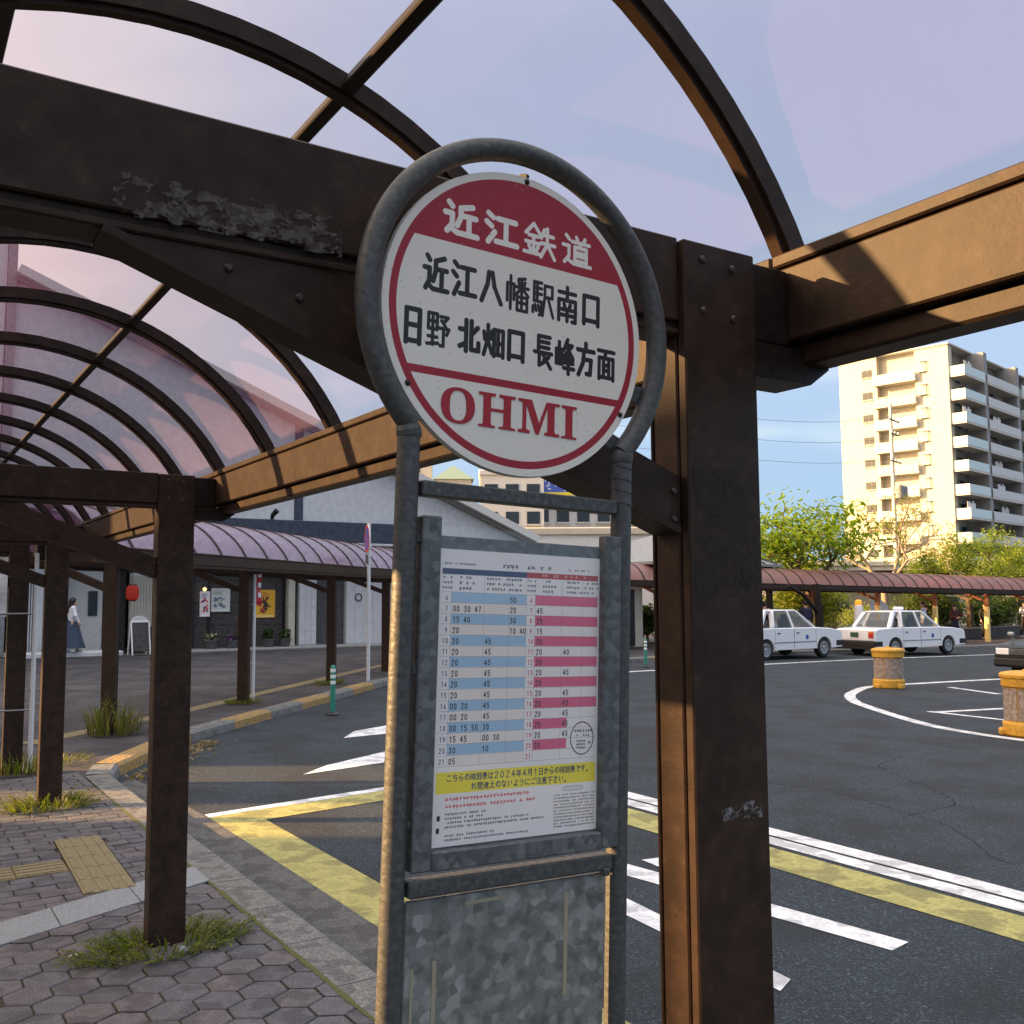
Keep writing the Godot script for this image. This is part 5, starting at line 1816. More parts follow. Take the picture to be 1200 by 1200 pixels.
func apartment() -> void:
	var az := deg_to_rad(-12.0)
	var t := thing("apartment_tower", "cream apartment tower of many storeys with balconies down both visible sides", "apartment building", Vector3(111.0, -1.5, -71.06), -az)
	# local: corner at the origin; gable runs along -z for 14.5, balcony side along +x
	var L := 14.4
	var top := 34.4
	var fh := 2.97
	var w := MB.new()
	w.box(Vector3(24, top / 2, -L / 2), Vector3(46, top, L - 2.4))
	w.box(Vector3(0.6, top / 2, -2.1), Vector3(1.2, top + 0.002, 4.2))
	w.box(Vector3(0.6, top / 2, -(L + 9.2) / 2), Vector3(1.2, top + 0.002, L - 9.2))
	var wl := part(t, "gable_wall", w, M.cream)
	var cap := MB.new()
	cap.box(Vector3(23.5, top + 0.12, -L / 2), Vector3(47.4, 0.24, L + 0.4), 0.03)
	part(t, "roof_slab", cap, M.concrete)
	for k in 3:
		var pc := MB.new()
		pc.box(Vector3(14 + k * 13, top + 1.3, -L / 2 - 1), Vector3(5, 2.4, 6))
		part(t, "roof_house", pc, M.concrete)
	var rod := MB.new()
	rod.tube(PackedVector3Array([Vector3(3, top, -7), Vector3(3, top + 5, -7)]), 0.06, 0.03, 6)
	part(t, "lightning_rod", rod, M.steel)
	var win := MB.new()
	win.box(Vector3.ZERO, Vector3(0.08, 0.95, 0.62))
	win.box(Vector3(0, 0, 0.72), Vector3(0.08, 0.95, 0.62))
	var winm := win.mesh()
	var fr := MB.new()
	fr.box(Vector3(-0.07, -0.56, 0.36), Vector3(0.24, 0.10, 1.5))
	var frm := fr.mesh()
	var slabm := MB.new()
	slabm.box(Vector3(0.1, 0, 0), Vector3(2.2, 0.28, 5.6), 0.02)
	var slab := slabm.mesh()
	var railm := MB.new()
	railm.box(Vector3(-0.96, 0.62, 0), Vector3(0.05, 0.9, 5.5))
	for k in 8:
		railm.box(Vector3(-0.98, 0.62, -2.7 + k * 0.77), Vector3(0.08, 1.1, 0.06))
	railm.box(Vector3(-0.98, 1.18, 0), Vector3(0.1, 0.08, 5.6))
	var rail := railm.mesh()
	var doorm := MB.new()
	doorm.box(Vector3(0, 0, -2.3), Vector3(0.1, 2.3, 0.7))
	doorm.box(Vector3(0, 0, 0.9), Vector3(0.1, 2.0, 1.2))
	var door := doorm.mesh()
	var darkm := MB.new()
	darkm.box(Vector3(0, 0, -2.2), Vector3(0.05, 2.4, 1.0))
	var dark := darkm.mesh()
	var gridm := MB.new()
	for k in 5:
		gridm.box(Vector3(-0.22, 0, -0.36 + 0.18 * k), Vector3(0.05, 1.3, 0.05))
	gridm.box(Vector3(-0.2, -0.66, 0), Vector3(0.45, 0.08, 0.9))
	gridm.box(Vector3(-0.2, 0.66, 0), Vector3(0.45, 0.06, 0.9))
	var grid := gridm.mesh()
	# back of the recess on the gable
	var rec := MB.new()
	rec.box(Vector3(1.25, top / 2, -6.7), Vector3(0.1, top, 5.2))
	part(wl, "recess_wall", rec, M.concrete)
	for j in 11:
		var y := 2.2 + fh * j
		var o := part(t, "window", winm, M.window, Vector3(-0.02, y + 0.45, -10.9))
		part(o, "sill", frm, M.concrete)
		part(t, "recess_balcony", slab, M.concrete, Vector3(0.3, y - 1.35, -6.7))
		part(t, "balcony_rail", rail, M.balcony_glass if j % 3 else M.concrete, Vector3(0.3, y - 1.35, -6.7))
		part(t, "balcony_door", door, M.window, Vector3(1.17, y, -6.3))
		part(t, "recess_shade", dark, M.dark_grey, Vector3(1.15, y + 0.05, -6.8))
		part(t, "side_railing", grid, M.balcony_glass, Vector3(-0.03, y + 0.2, -3.2))
	# balcony side along +x
	for j in 11:
		var y := 2.0 + fh * j
		for b in 4:
			var x0 := 0.0 + b * 10.4
			var glassy := b % 2 == 0
			var xa := x0 + (0.2 if b == 0 else 0.6)
			var xb := x0 + (7.2 if glassy else 11.0)
			if not glassy:
				xa = x0 - 2.3
				xb = x0 + 9.4
			var sl := MB.new()
			sl.box(Vector3((xa + xb) / 2, y - 1.35, 0.9), Vector3(xb - xa, 0.26, 1.9), 0.02)
			part(t, "balcony_slab", sl, M.concrete)
			var ra := MB.new()
			ra.box(Vector3((xa + xb) / 2, y - 0.65, 1.82), Vector3(xb - xa, 1.1, 0.07), 0.01)
			if glassy:
				ra.box(Vector3(xa + 0.04, y - 0.65, 0.9), Vector3(0.06, 1.1, 1.8))
			part(t, "balcony_front", ra, M.balcony_glass if glassy else M.pale_grey)
			for k in 3:
				var dm := MB.new()
				dm.box(Vector3(lerpf(xa, xb, (k + 0.5) / 3.0), y - 0.1, -1.17), Vector3((xb - xa) / 4.2, 2.1, 0.08))
				part(t, "balcony_window", dm, M.window)
	var acm := MB.new()
	acm.box(Vector3.ZERO, Vector3(0.85, 0.6, 0.32), 0.03)
	var ac := acm.mesh()
	var rg := RandomNumberGenerator.new()
	rg.seed = 6
	var clothm := MB.new()
	for k in 5:
		clothm.box(Vector3(k * 0.55, -0.1 * (k % 3), 0), Vector3(0.45, 0.9 + 0.2 * (k % 2), 0.04), 0.015)
	var laundry := clothm.mesh()
	for j in 11:
		for b in 3:
			var y := 2.0 + fh * j
			part(t, "air_conditioner", ac, M.off_white, Vector3(b * 10.4 + rg.randf_range(1.0, 6.0), y + 0.15, -0.9))
			if rg.randf() < 0.35:
				part(t, "laundry", laundry, [M.white, M.off_white, M.pale_grey][rg.randi() % 3], Vector3(b * 10.4 + rg.randf_range(1.0, 4.0), y + 0.35, 1.2))
	for x in [7.9, 19.9, 28.7, 40.0]:
		var col := MB.new()
		col.box(Vector3(x, top / 2, 0.55), Vector3(1.1, top, 2.3), 0.03)
		part(t, "column", col, M.mid_grey)
	var back := MB.new()
	back.box(Vector3(23.5, top / 2, -1.25), Vector3(46.8, top, 0.1))
	part(wl, "balcony_back_wall", back, M.concrete)

func station() -> void:
	var Z := -33.5
	var t := thing("station_building", "long grey station building with a navy band, sloping stair roof and shops below", "station building", Vector3(0, 0, Z))
	# upper wall with the sloping top, in panels between dark mullions
	var top := func(x: float) -> float: return 13.45 - 0.4065 * x
	for e in [[3.3, 12.43], [12.75, 22.55], [-3.0, 3.0]]:
		var a: float = e[0]
		var b: float = e[1]
		if a < 0.0:
			var up := MB.new()
			up.box(Vector3(-6.4, 8.2, -5.0), Vector3(18.8, 11.0, 10.0))
			part(t, "upper_block", up, M.pale_grey)
			continue
		var mb := MB.new()
		mb.prism(PackedVector2Array([Vector2(a, 4.43), Vector2(b, 4.43 if b < 20 else 3.7), Vector2(b, top.call(b) - 0.3), Vector2(a, top.call(a) - 0.3)]), Vector3(0, 0, -7.0), Vector3.RIGHT, Vector3.UP, Vector3(0, 0, 7.0))
		part(t, "wall_panel", mb, M.pale_grey)
	var mu := MB.new()
	mu.box(Vector3(12.59, 6.3, -0.1), Vector3(0.3, 3.9, 0.3))
	part(t, "mullion", mu, M.navy)
	mu = MB.new()
	mu.box(Vector3(3.16, 8.8, -0.1), Vector3(0.26, 10.2, 0.4))
	part(t, "mullion", mu, M.mid_grey)
	var sr := MB.new()
	sr.bar(Vector3(3.3, top.call(3.3) - 0.14, -3.4), Vector3(22.7, top.call(22.7) - 0.14, -3.4), 7.8, 0.28)
	part(t, "stair_roof", sr, M.off_white)
	var gu := MB.new()
	gu.bar(Vector3(3.3, top.call(3.3) - 0.36, 0.12), Vector3(22.7, top.call(22.7) - 0.36, 0.12), 0.22, 0.14)
	part(t, "gutter", gu, M.mid_grey)
	var nb := MB.new()
	nb.box(Vector3(5.5, 4.07, 0.3), Vector3(24.0, 0.74, 1.0), 0.02)
	part(t, "navy_band", nb, M.navy)
	for x in [9.9, 11.4]:
		var fl := MB.new()
		fl.tube(PackedVector3Array([Vector3(x, 4.44, 0.6), Vector3(x, 4.6, 0.7), Vector3(x + 0.1, 4.75, 0.85)]), 0.06, 0.1, 8)
		part(t, "floodlight", fl, M.black)
	var so := MB.new()
	so.box(Vector3(5.5, 3.66, -0.9), Vector3(24.0, 0.08, 3.4))
	part(t, "soffit", so, M.pale_grey)
	# ground storey: (x0, x1, material, recess)
	for e in [[-6.0, 3.35, M.mid_grey, 0.3], [3.4, 4.1, M.dark_grey, 0.25], [4.12, 5.05, M.pale_grey, 0.2], [5.06, 6.25, M.off_white, 0.9], [6.26, 7.05, M.shop_dark, 1.2], [7.06, 7.75, M.off_white, 0.55], [7.76, 9.0, M.shop_dark, 0.6], [9.02, 12.28, M.shop_dark, 0.5], [12.3, 12.55, M.cream, 0.1], [12.7, 13.35, M.pale_grey, 0.1], [13.36, 14.0, M.mid_grey, 0.3], [14.02, 14.5, M.dark_grey, 0.35], [14.52, 17.5, M.pale_grey, 0.15]]:
		var mb := MB.new()
		mb.box(Vector3((e[0] + e[1]) / 2, 1.8, -e[3] - 0.15), Vector3(e[1] - e[0], 3.64, 0.3), 0.01)
		part(t, "shopfront_bay", mb, e[2])
	var bk := MB.new()
	bk.box(Vector3(5.5, 1.8, -2.6), Vector3(24, 3.6, 0.2))
	part(t, "back_wall", bk, M.shop_dark)
	for k in 10:
		var sd := MB.new()
		sd.box(Vector3(3.44 + k * 0.07, 1.5, -0.235), Vector3(0.035, 2.9, 0.03))
		part(t, "slat", sd, M.pale_grey)
	for k in 9:
		var sd := MB.new()
		sd.box(Vector3(13.39 + k * 0.068, 1.6, -0.28), Vector3(0.03, 3.0, 0.04))
		part(t, "slat", sd, M.dark_grey)
	for j in 7:
		for i in 3:
			var ti := MB.new()
			ti.box(Vector3(12.81 + i * 0.215, 0.3 + j * 0.45, -0.094), Vector3(0.205, 0.44, 0.02), 0.005)
			part(t, "wall_tile", ti, M.pale_grey)
	for i in 8:
		var ti := MB.new()
		ti.box(Vector3(14.7 + i * 0.36, 1.8, -0.146), Vector3(0.345, 3.5, 0.02), 0.006)
		part(t, "wall_tile", ti, M.pale_grey)
	for j in 9:
		var bo := MB.new()
		bo.box(Vector3(10.65, 0.22 + j * 0.39, -0.492), Vector3(3.22, 0.37, 0.02), 0.006)
		part(t, "board", bo, M.shop_dark)
	for x in [9.05, 9.62, 12.26]:
		var fp := MB.new()
		fp.box(Vector3(x, 1.8, -0.46), Vector3(0.09, 3.6, 0.08), 0.01)
		part(t, "frame_post", fp, M.black)
	var ki := MB.new()
	ki.box(Vector3(7.4, 0.4, -0.42), Vector3(0.7, 0.8, 0.26), 0.01)
	part(t, "dark_plinth", ki, M.shop_dark)
	for k in 7:
		var bl := MB.new()
		bl.box(Vector3(7.12 + k * 0.095, 1.6, -0.532), Vector3(0.085, 1.75, 0.03), 0.01)
		part(t, "blind_strip", bl, M.cream)
	var st := MB.new()
	st.box(Vector3(4.9, 0.06, 0.75), Vector3(3.2, 0.15, 1.2), 0.02)
	part(t, "entrance_step", st, M.pale_grey)
	var st2 := MB.new()
	st2.box(Vector3(13.9, 0.02, 0.5), Vector3(13, 0.08, 1.3), 0.02)
	part(t, "entrance_step", st2, M.mid_grey)
	var ds := MB.new()
	ds.box(Vector3(5.95, 1.6, -0.88), Vector3(0.28, 0.8, 0.06))
	part(t, "door_glass", ds, M.window)
	# unseen block added left of the stop; heights and gaps shape sun and shade
	var shade_block := thing("added_shade_block", "grey unseen block added along the plaza to shape sun and shade", "station building", Vector3(-15, 0, 0))
	for e in [[-32.9, -23.2, 5.6, 14.0], [-21.5, -20.8, 5.6, 7.3], [-23.2, -18.95, 7.3, 10.5], [-18.95, -12.2, 5.6, 8.0], [-12.2, -10.7, 7.7, 8.0], [-10.7, 26.0, 5.6, 8.2]]:
		var mb := MB.new()
		mb.box(Vector3(-0.3, (e[2] + e[3]) / 2, (e[0] + e[1]) / 2), Vector3(0.6, e[3] - e[2], e[1] - e[0]))
		part(shade_block, "upper_wall", mb, M.pale_grey)
	var lw := MB.new()
	lw.box(Vector3(-4.0, 2.8, -3.45), Vector3(8.0, 5.6, 58.9))
	part(shade_block, "lower_wall", lw, M.pale_grey)

func poster_print(sd: int, bg: Color, fg: Color, fg2: Color) -> StandardMaterial3D:
	var im := Image.create(96, 128, false, Image.FORMAT_RGB8)
	im.fill(bg)
	var r := RandomNumberGenerator.new()
	r.seed = sd
	for k in 16:
		var q := Vector2(r.randf_range(20, 76), r.randf_range(44, 104))
		stroke(im, q, q + Vector2(r.randf_range(-14, 14), r.randf_range(-10, 10)), r.randf_range(5, 13), fg if k % 3 else fg2)
	for k in 3:
		stroke(im, Vector2(14, 14 + k * 9), Vector2(r.randf_range(50, 84), 14 + k * 9), 3.5, fg2)
	stroke(im, Vector2(10, 120), Vector2(86, 120), 8, bg.lightened(0.5))
	return printed(ImageTexture.create_from_image(im), 0.5)

func shop_things() -> void:
	var Z := -33.5
	for e in [[9.98, 1.68, 0.68, 0.80, 301, rgb8(206, 208, 198), rgb8(96, 120, 140), rgb8(120, 112, 90), "pale framed poster lit on the dark shop wall beside the yellow poster"], [11.55, 1.54, 0.76, 0.98, 302, rgb8(226, 172, 44), rgb8(60, 44, 34), rgb8(170, 60, 40), "yellow poster with a dark figure on the dark shop wall"]]:
		var t := thing("poster", e[8], "poster", Vector3(e[0], e[1], Z - 0.48), 0.0, "posters on the shop wall")
		var f := MB.new()
		f.box(Vector3(0, 0, 0.015), Vector3(e[2] + 0.05, e[3] + 0.05, 0.03), 0.006)
		part(t, "frame", f, M.dark_grey)
		var q := MB.new()
		var w: float = e[2] / 2
		var h: float = e[3] / 2
		q.print_quad(Vector3(-w, h, 0.032), Vector3(w, h, 0.032), Vector3(w, -h, 0.032), Vector3(-w, -h, 0.032))
		part(t, "print", q, poster_print(e[4], e[5], e[6], e[7]))
	var fl := thing("hanging_banner", "red and white patterned cloth hanging by the dark shopfront", "banner", Vector3(9.25, 1.55, Z + 0.3))
	var c := MB.new()
	c.box(Vector3.ZERO, Vector3(0.34, 0.85, 0.02), 0.005)
	part(fl, "cloth", c, M.off_white)
	var cq := MB.new()
	cq.print_quad(Vector3(-0.165, 0.42, 0.0115), Vector3(0.165, 0.42, 0.0115), Vector3(0.165, -0.42, 0.0115), Vector3(-0.165, -0.42, 0.0115))
	part(fl, "print", cq, poster_print(303, rgb8(206, 196, 192), rgb8(190, 48, 52), rgb8(60, 60, 96)))
	var ln := thing("paper_lantern", "red paper lantern hanging in the dark doorway near the woman", "lantern", Vector3(6.92, 1.93, Z + 0.35))
	var lb := MB.new()
	lb.lathe(Vector3.ZERO, [Vector2(0.0, -0.24), Vector2(0.13, -0.235), Vector2(0.19, -0.16), Vector2(0.205, 0.0), Vector2(0.19, 0.16), Vector2(0.13, 0.235), Vector2(0.0, 0.24)], 18)
	var lm := mat(rgb8(120, 24, 16), 0.8)
	lm.emission_enabled = true
	lm.emission = rgb8(220, 60, 30)
	lm.emission_energy_multiplier = 0.03
	part(ln, "shade", lb, lm)
	for y in [-0.25, 0.25]:
		var cp := MB.new()
		cp.lathe(Vector3(0, y, 0), [Vector2(0, 0.02), Vector2(0.12, 0.02), Vector2(0.12, -0.02), Vector2(0, -0.02)], 14)
		part(ln, "cap", cp, M.black)
	var co := MB.new()
	co.tube(PackedVector3Array([Vector3(0, 0.25, 0), Vector3(0, 1.2, 0), Vector3(0, 1.7, 0)]), 0.01, 0.01, 5)
	part(ln, "cord", co, M.black)
	var sb := thing("sandwich_board", "white A-frame sign board with a rounded top standing in front of the dark doorway", "sign board", Vector3(6.9, 0, Z + 1.6), 0.2)
	for s in [1.0, -1.0]:
		var pn := MB.new()
		var tb := Basis(Vector3.RIGHT, -0.16 * s)
		pn.box(tb * Vector3(0, 0.55, 0) + Vector3(0, 0.02, 0.17 * s), Vector3(0.56, 0.9, 0.025), 0.008, tb)
		part(sb, "panel", pn, M.shop_dark)
		var tp := MB.new()
		var ap := PackedVector2Array()
		for k in 13:
			ap.append(Vector2(0.28 * cos(PI * k / 12), 0.2 * sin(PI * k / 12)))
		tp.prism(ap, tb * Vector3(0, 1.0, -0.012) + Vector3(0, 0.02, 0.17 * s), tb * Vector3.RIGHT, tb * Vector3.UP, tb * Vector3(0, 0, 0.03))
		part(sb, "rounded_top", tp, M.white)
		for sx in [1.0, -1.0]:
			var lg := MB.new()
			lg.box(tb * Vector3(0.28 * sx, 0.5, 0.004) + Vector3(0, 0.02, 0.17 * s), Vector3(0.04, 1.02, 0.04), 0.006, tb)
			part(sb, "leg", lg, M.white)
	for e in [[9.45, 0.5, rgb8(214, 196, 200), "flower pot with pale blossoms, nearest the hanging cloth"], [10.15, 0.45, rgb8(150, 90, 176), "flower pot with purple blossoms in front of the dark shop"], [11.4, 0.62, rgb8(44, 70, 34), "leafy dark plant in a black pot under the yellow poster"], [11.98, 0.6, rgb8(40, 60, 30), "leafy dark plant in a black pot beside the cream column"]]:
		var p := thing("flower_pot", e[3], "flower pot", Vector3(e[0], 0.0, Z + 0.45), 0.0, "pots along the shopfront")
		var pm := MB.new()
		pm.lathe(Vector3.ZERO, [Vector2(0, 0.0), Vector2(0.15, 0.0), Vector2(0.21, 0.30), Vector2(0.225, 0.31), Vector2(0.225, 0.34), Vector2(0.19, 0.34), Vector2(0.18, 0.30), Vector2(0, 0.29)], 18)
		part(p, "pot", pm, M.dark_grey)
		var mm := MB.new()
		var r := RandomNumberGenerator.new()
		r.seed = int(e[0] * 100)
		for k in 130:
			mm.tint = Color(0.05, 0.09, 0.03) if r.randf() < 0.55 or e[1] > 0.55 else (e[2] as Color).srgb_to_linear()
			var a := r.randf() * TAU
			var q := Vector3(cos(a) * 0.2 * sqrt(r.randf()), 0.33 + r.randf() * (e[1] - 0.28), sin(a) * 0.2 * sqrt(r.randf()))
			var b := Basis.from_euler(Vector3(r.randf_range(-1, 1), a, r.randf_range(-1, 1))) * 0.05
			mm.quad(q - b.x, q - b.z, q + b.x, q + b.z, Vector3.UP)
		part(p, "foliage", mm, M.leaf)
	for e in [[9.4, 2.05, "small warm lamp above the hanging cloth"], [9.35, 1.72, "small white lamp below the warm lamp on the shopfront"]]:
		var lp := thing("wall_lamp", e[2], "lamp", Vector3(e[0], e[1], Z - 0.3))
		var bm := MB.new()
		bm.sphere(Vector3.ZERO, Vector3(0.07, 0.07, 0.07), 10, 6)
		var em := mat(rgb8(250, 220, 150), 0.5)
		em.emission_enabled = true
		em.emission = rgb8(255, 214, 140)
		em.emission_energy_multiplier = 0.3
		part(lp, "bulb", bm, em)
		var hm := MB.new()
		hm.bar(Vector3(0, 0.05, 0), Vector3(0, 0.08, -0.2), 0.03, 0.03)
		part(lp, "bracket", hm, M.black)
	var cs := thing("wall_emblem", "small round dark emblem on the pale wall beyond the walkway posts", "sign", Vector3(15.0, 1.75, Z - 0.125))
	var rm := MB.new()
	rm.tube(PackedVector3Array([Vector3(0.13, 0, 0), Vector3(0.11, 0.07, 0), Vector3(0.065, 0.113, 0), Vector3(0, 0.13, 0), Vector3(-0.065, 0.113, 0), Vector3(-0.113, 0.065, 0), Vector3(-0.13, 0, 0), Vector3(-0.113, -0.065, 0), Vector3(-0.065, -0.113, 0), Vector3(0, -0.13, 0), Vector3(0.065, -0.113, 0), Vector3(0.113, -0.065, 0), Vector3(0.13, 0.0, 0)]), 0.025, 0.025, 6)
	part(cs, "ring", rm, M.dark_grey)

func utility_pole() -> void:
	var t := thing("utility_pole", "grey utility pole with crossarms and transformers in front of the apartment tower", "utility pole", Vector3(61.1, -0.7, -43.8), 0.3)
	var p := MB.new()
	p.tube(PackedVector3Array([Vector3.ZERO, Vector3(0, 8, 0), Vector3(0, 16.2, 0)]), 0.2, 0.12, 10)
	part(t, "pole", p, M.concrete)
	for e in [[15.0, 2.0], [14.0, 1.6], [12.0, 2.2], [9.6, 1.4]]:
		var a := MB.new()
		a.box(Vector3(0.35, e[0], 0.14), Vector3(e[1], 0.1, 0.1), 0.01)
		part(t, "crossarm", a, M.galv_pipe)
		for k in 3:
			var ins := MB.new()
			ins.lathe(Vector3(0.35 + (k - 1) * e[1] * 0.42, e[0] + 0.05, 0.14), [Vector2(0.05, 0), Vector2(0.08, 0.07), Vector2(0.05, 0.1), Vector2(0.07, 0.16), Vector2(0.0, 0.2)], 8)
			part(t, "insulator", ins, M.white)
	for x in [-0.1, 0.75]:
		var c := MB.new()
		c.lathe(Vector3(x, 9.3, 0.45), [Vector2(0, 0), Vector2(0.28, 0.0), Vector2(0.3, 0.05), Vector2(0.3, 0.85), Vector2(0.2, 0.98), Vector2(0, 1.0)], 14)
		part(t, "transformer", c, M.mid_grey)
	for k in 3:
		var w := MB.new()
		var pts := PackedVector3Array()
		for i in 13:
			var u := i / 12.0
			pts.append(Vector3(0.35 + (k - 1) * 0.8, 15.2 - k * 1.4 - 4.5 * u * (1 - u), 0.14).lerp(Vector3(-19.5, 15.2 - k * 1.4, -13.4), u))
		w.tube(pts, 0.012, 0.012, 4)
		part(t, "wire", w, M.black)

func second_pole() -> void:
	var t := thing("utility_pole", "plain utility pole standing behind the main brown post, joined by wires", "utility pole", Vector3(46.1, -0.7, -62.3))
	var p := MB.new()
	p.tube(PackedVector3Array([Vector3.ZERO, Vector3(0, 8, 0), Vector3(0, 15.6, 0)]), 0.2, 0.12, 10)
	part(t, "pole", p, M.concrete)
	for y in [15.2, 13.8, 12.4]:
		var a := MB.new()
		a.box(Vector3(0, y, 0), Vector3(1.2, 0.1, 0.3), 0.01)
		part(t, "crossarm", a, M.galv_pipe)

func far_side() -> void:
	# planter wall, hedge and what stands behind the far walkway
	var wall := thing("planter_wall", "low grey planter wall behind the waiting people", "wall", on_ground(43, -27.6), 0.12)
	for k in 12:
		var mb := MB.new()
		mb.box(Vector3(-7.5 + k * 1.5, 0.22, 0), Vector3(1.49, 0.5, 0.35), 0.02)
		part(wall, "wall_block", mb, M.dark_grey)
	var yg := [Color(0.17, 0.21, 0.03), Color(0.36, 0.37, 0.08)]
	var dg := [Color(0.05, 0.085, 0.02), Color(0.15, 0.18, 0.045)]
	for e in [[29.0, -28.5, 5.5, 2.4, 1.9, 0, "sunny yellow green shrub nearest the dark tree trunk"], [34.0, -29.0, 6.0, 3.0, 2.0, 0, "sunny yellow green shrub behind the second white taxi"], [39.5, -29.6, 5.0, 1.6, 2.0, 0, "low bright hedge behind the planter wall"], [45.0, -30.3, 6.5, 2.6, 2.2, 1, "dark green hedge behind the man in the white shirt"], [51.5, -31.0, 7.0, 2.5, 2.2, 1, "dark green hedge by the brown notice board"], [24.5, -29.5, 4.0, 1.6, 1.6, 1, "small dark shrub near the pavilion"], [40.5, -34.0, 6.0, 3.0, 3.0, 1, "tall dark shrub mass behind the low bright hedge"]]:
		shrub(e[6], on_ground(e[0], e[1]), Vector3(e[2], e[3], e[4]), int(e[0] * 10), yg if e[5] == 0 else dg, 900, 0.16)
	tree("leafy_tree", "bright green leafy tree rising over the far walkway behind the first white taxi", on_ground(32.2, -27.2), 5.9, 0.9, 31, M.bark, [Color(0.11, 0.17, 0.012), Color(0.26, 0.34, 0.04)], 5, 0.32, 3, 0.6)
	tree("budding_tree", "nearly bare budding tree between the two green trees", on_ground(39.2, -28.8), 6.6, 0.75, 44, M.pale_bark, [Color(0.24, 0.22, 0.05), Color(0.32, 0.3, 0.09)], 2, 0.13, 4, 0.45)
	tree("spreading_tree", "broad fine-leaved green tree spreading over the far walkway before the tower", on_ground(45.5, -28.6), 5.9, 1.9, 57, M.bark, [Color(0.13, 0.18, 0.02), Color(0.27, 0.32, 0.05)], 12, 0.17, 3, 1.0)
	tree("leafy_tree", "small green tree at the edge of the frame beyond the apartment balconies", on_ground(55.0, -31.5), 5.2, 1.2, 63, M.bark, [Color(0.12, 0.17, 0.02), Color(0.3, 0.33, 0.06)], 8, 0.2, 3, 1.0)
	var tr := thing("street_tree", "dark tree trunk with a forked limb standing under the far walkway roof", "tree", on_ground(29.3, -24.4), 0.0, "trees beyond the far walkway")
	var tb := MB.new()
	tb.tube(PackedVector3Array([Vector3(0, -0.1, 0), Vector3(0.05, 1.0, 0), Vector3(-0.03, 2.3, -0.05)]), 0.17, 0.14, 9)
	tb.tube(PackedVector3Array([Vector3(-0.1, 1.3, 0), Vector3(-0.9, 1.9, 0.1), Vector3(-1.7, 2.25, 0.1)]), 0.08, 0.045, 7)
	part(tr, "trunk", tb, M.dark_brown)
	# pavilion with a hipped roof
	var pv := thing("pavilion", "small dark pavilion with a low hipped roof on thin posts, behind the main brown post", "pavilion", on_ground(25.2, -27.9), 0.15)
	var rf := MB.new()
	var e0 := [Vector3(-3.6, 2.95, 2.6), Vector3(3.6, 2.95, 2.6), Vector3(3.6, 2.95, -2.6), Vector3(-3.6, 2.95, -2.6)]
	var e1 := [Vector3(-1.0, 4.05, 0.0), Vector3(1.0, 4.05, 0.0)]
	rf.quad(e0[0], e0[1], e1[1], e1[0], Vector3(0, 1, 1))
	rf.quad(e0[2], e0[3], e1[0], e1[1], Vector3(0, 1, -1))
	rf.tri(e0[1], e0[2], e1[1], Vector3(1, 1, 0))
	rf.tri(e0[3], e0[0], e1[0], Vector3(-1, 1, 0))
	rf.box(Vector3(0, 2.9, 0), Vector3(7.2, 0.09, 5.2), 0.01)
	part(pv, "roof", rf, M.mid_grey)
	for k in 9:
		var rb := MB.new()
		var x := -3.2 + k * 0.8
		rb.bar(Vector3(x, 2.985, 2.6), Vector3(clampf(x, -1.0, 1.0) * 1.0, 4.07, 0.03), 0.05, 0.05)
		part(pv, "roof_rib", rb, M.dark_grey)
	for sx in [-3.2, 3.2]:
		for sz in [-2.2, 2.2]:
			var ps := MB.new()
			ps.box(Vector3(sx, 1.45, sz), Vector3(0.2, 2.9, 0.2), 0.02)
			part(pv, "post", ps, M.black)
	var kk := thing("ticket_kiosk", "dark kiosk with a lit yellow front seen between the stop and the main post", "kiosk", on_ground(20.2, -26.3), 0.05)
	var kb := MB.new()
	kb.box(Vector3(0, 1.1, 0), Vector3(3.6, 2.2, 1.2), 0.02)
	part(kk, "wall", kb, M.cream)
	for x in [-1.3, 1.1]:
		var kd := MB.new()
		kd.box(Vector3(x, 1.0, 0.62), Vector3(0.55, 1.9, 0.06))
		part(kk, "door", kd, M.black)
	for x in [-0.7, -0.2, 0.4]:
		var kf := MB.new()
		kf.box(Vector3(x, 1.0, 0.63), Vector3(0.05, 2.0, 0.06))
		part(kk, "mullion", kf, M.dark_brown)
	banner("white and red banner on a slim pole before the dark kiosk", on_ground(18.7, -24.6), 0.3, 2.15, M.red, 0.1)
	# white lantern column with an amber top, white board, notice board
	var lc := thing("lamp_column", "white tapering lamp column with a glowing amber top between the two white taxis", "lamp", on_ground(31.6, -24.4))
	lc.scale = Vector3.ONE * 0.72
	var lm := MB.new()
	lm.lathe(Vector3.ZERO, [Vector2(0.10, 0.0), Vector2(0.10, 1.1), Vector2(0.30, 1.15), Vector2(0.28, 1.3), Vector2(0.22, 2.1), Vector2(0.12, 2.15), Vector2(0.0, 2.16)], 16)
	part(lc, "column", lm, M.white)
	var lt := MB.new()
	lt.lathe(Vector3(0, 2.16, 0), [Vector2(0.17, 0.0), Vector2(0.18, 0.18), Vector2(0.1, 0.26), Vector2(0, 0.27)], 14)
	var am := mat(rgb8(240, 160, 50), 0.4)
	am.emission_enabled = true
	am.emission = rgb8(255, 160, 40)
	am.emission_energy_multiplier = 0.12
	part(lc, "amber_top", lt, am)
	var wb := thing("white_board", "plain white board standing behind the rear of the second white taxi", "board", on_ground(34.9, -26.0), 0.1)
	var wm := MB.new()
	wm.prism(PackedVector2Array([Vector2(-0.6, 0.5), Vector2(0.75, 0.5), Vector2(0.75, 1.5), Vector2(0.2, 1.75), Vector2(-0.6, 1.8)]), Vector3.ZERO, Vector3.RIGHT, Vector3.UP, Vector3(0, 0, 0.05))
	part(wb, "panel", wm, M.white)
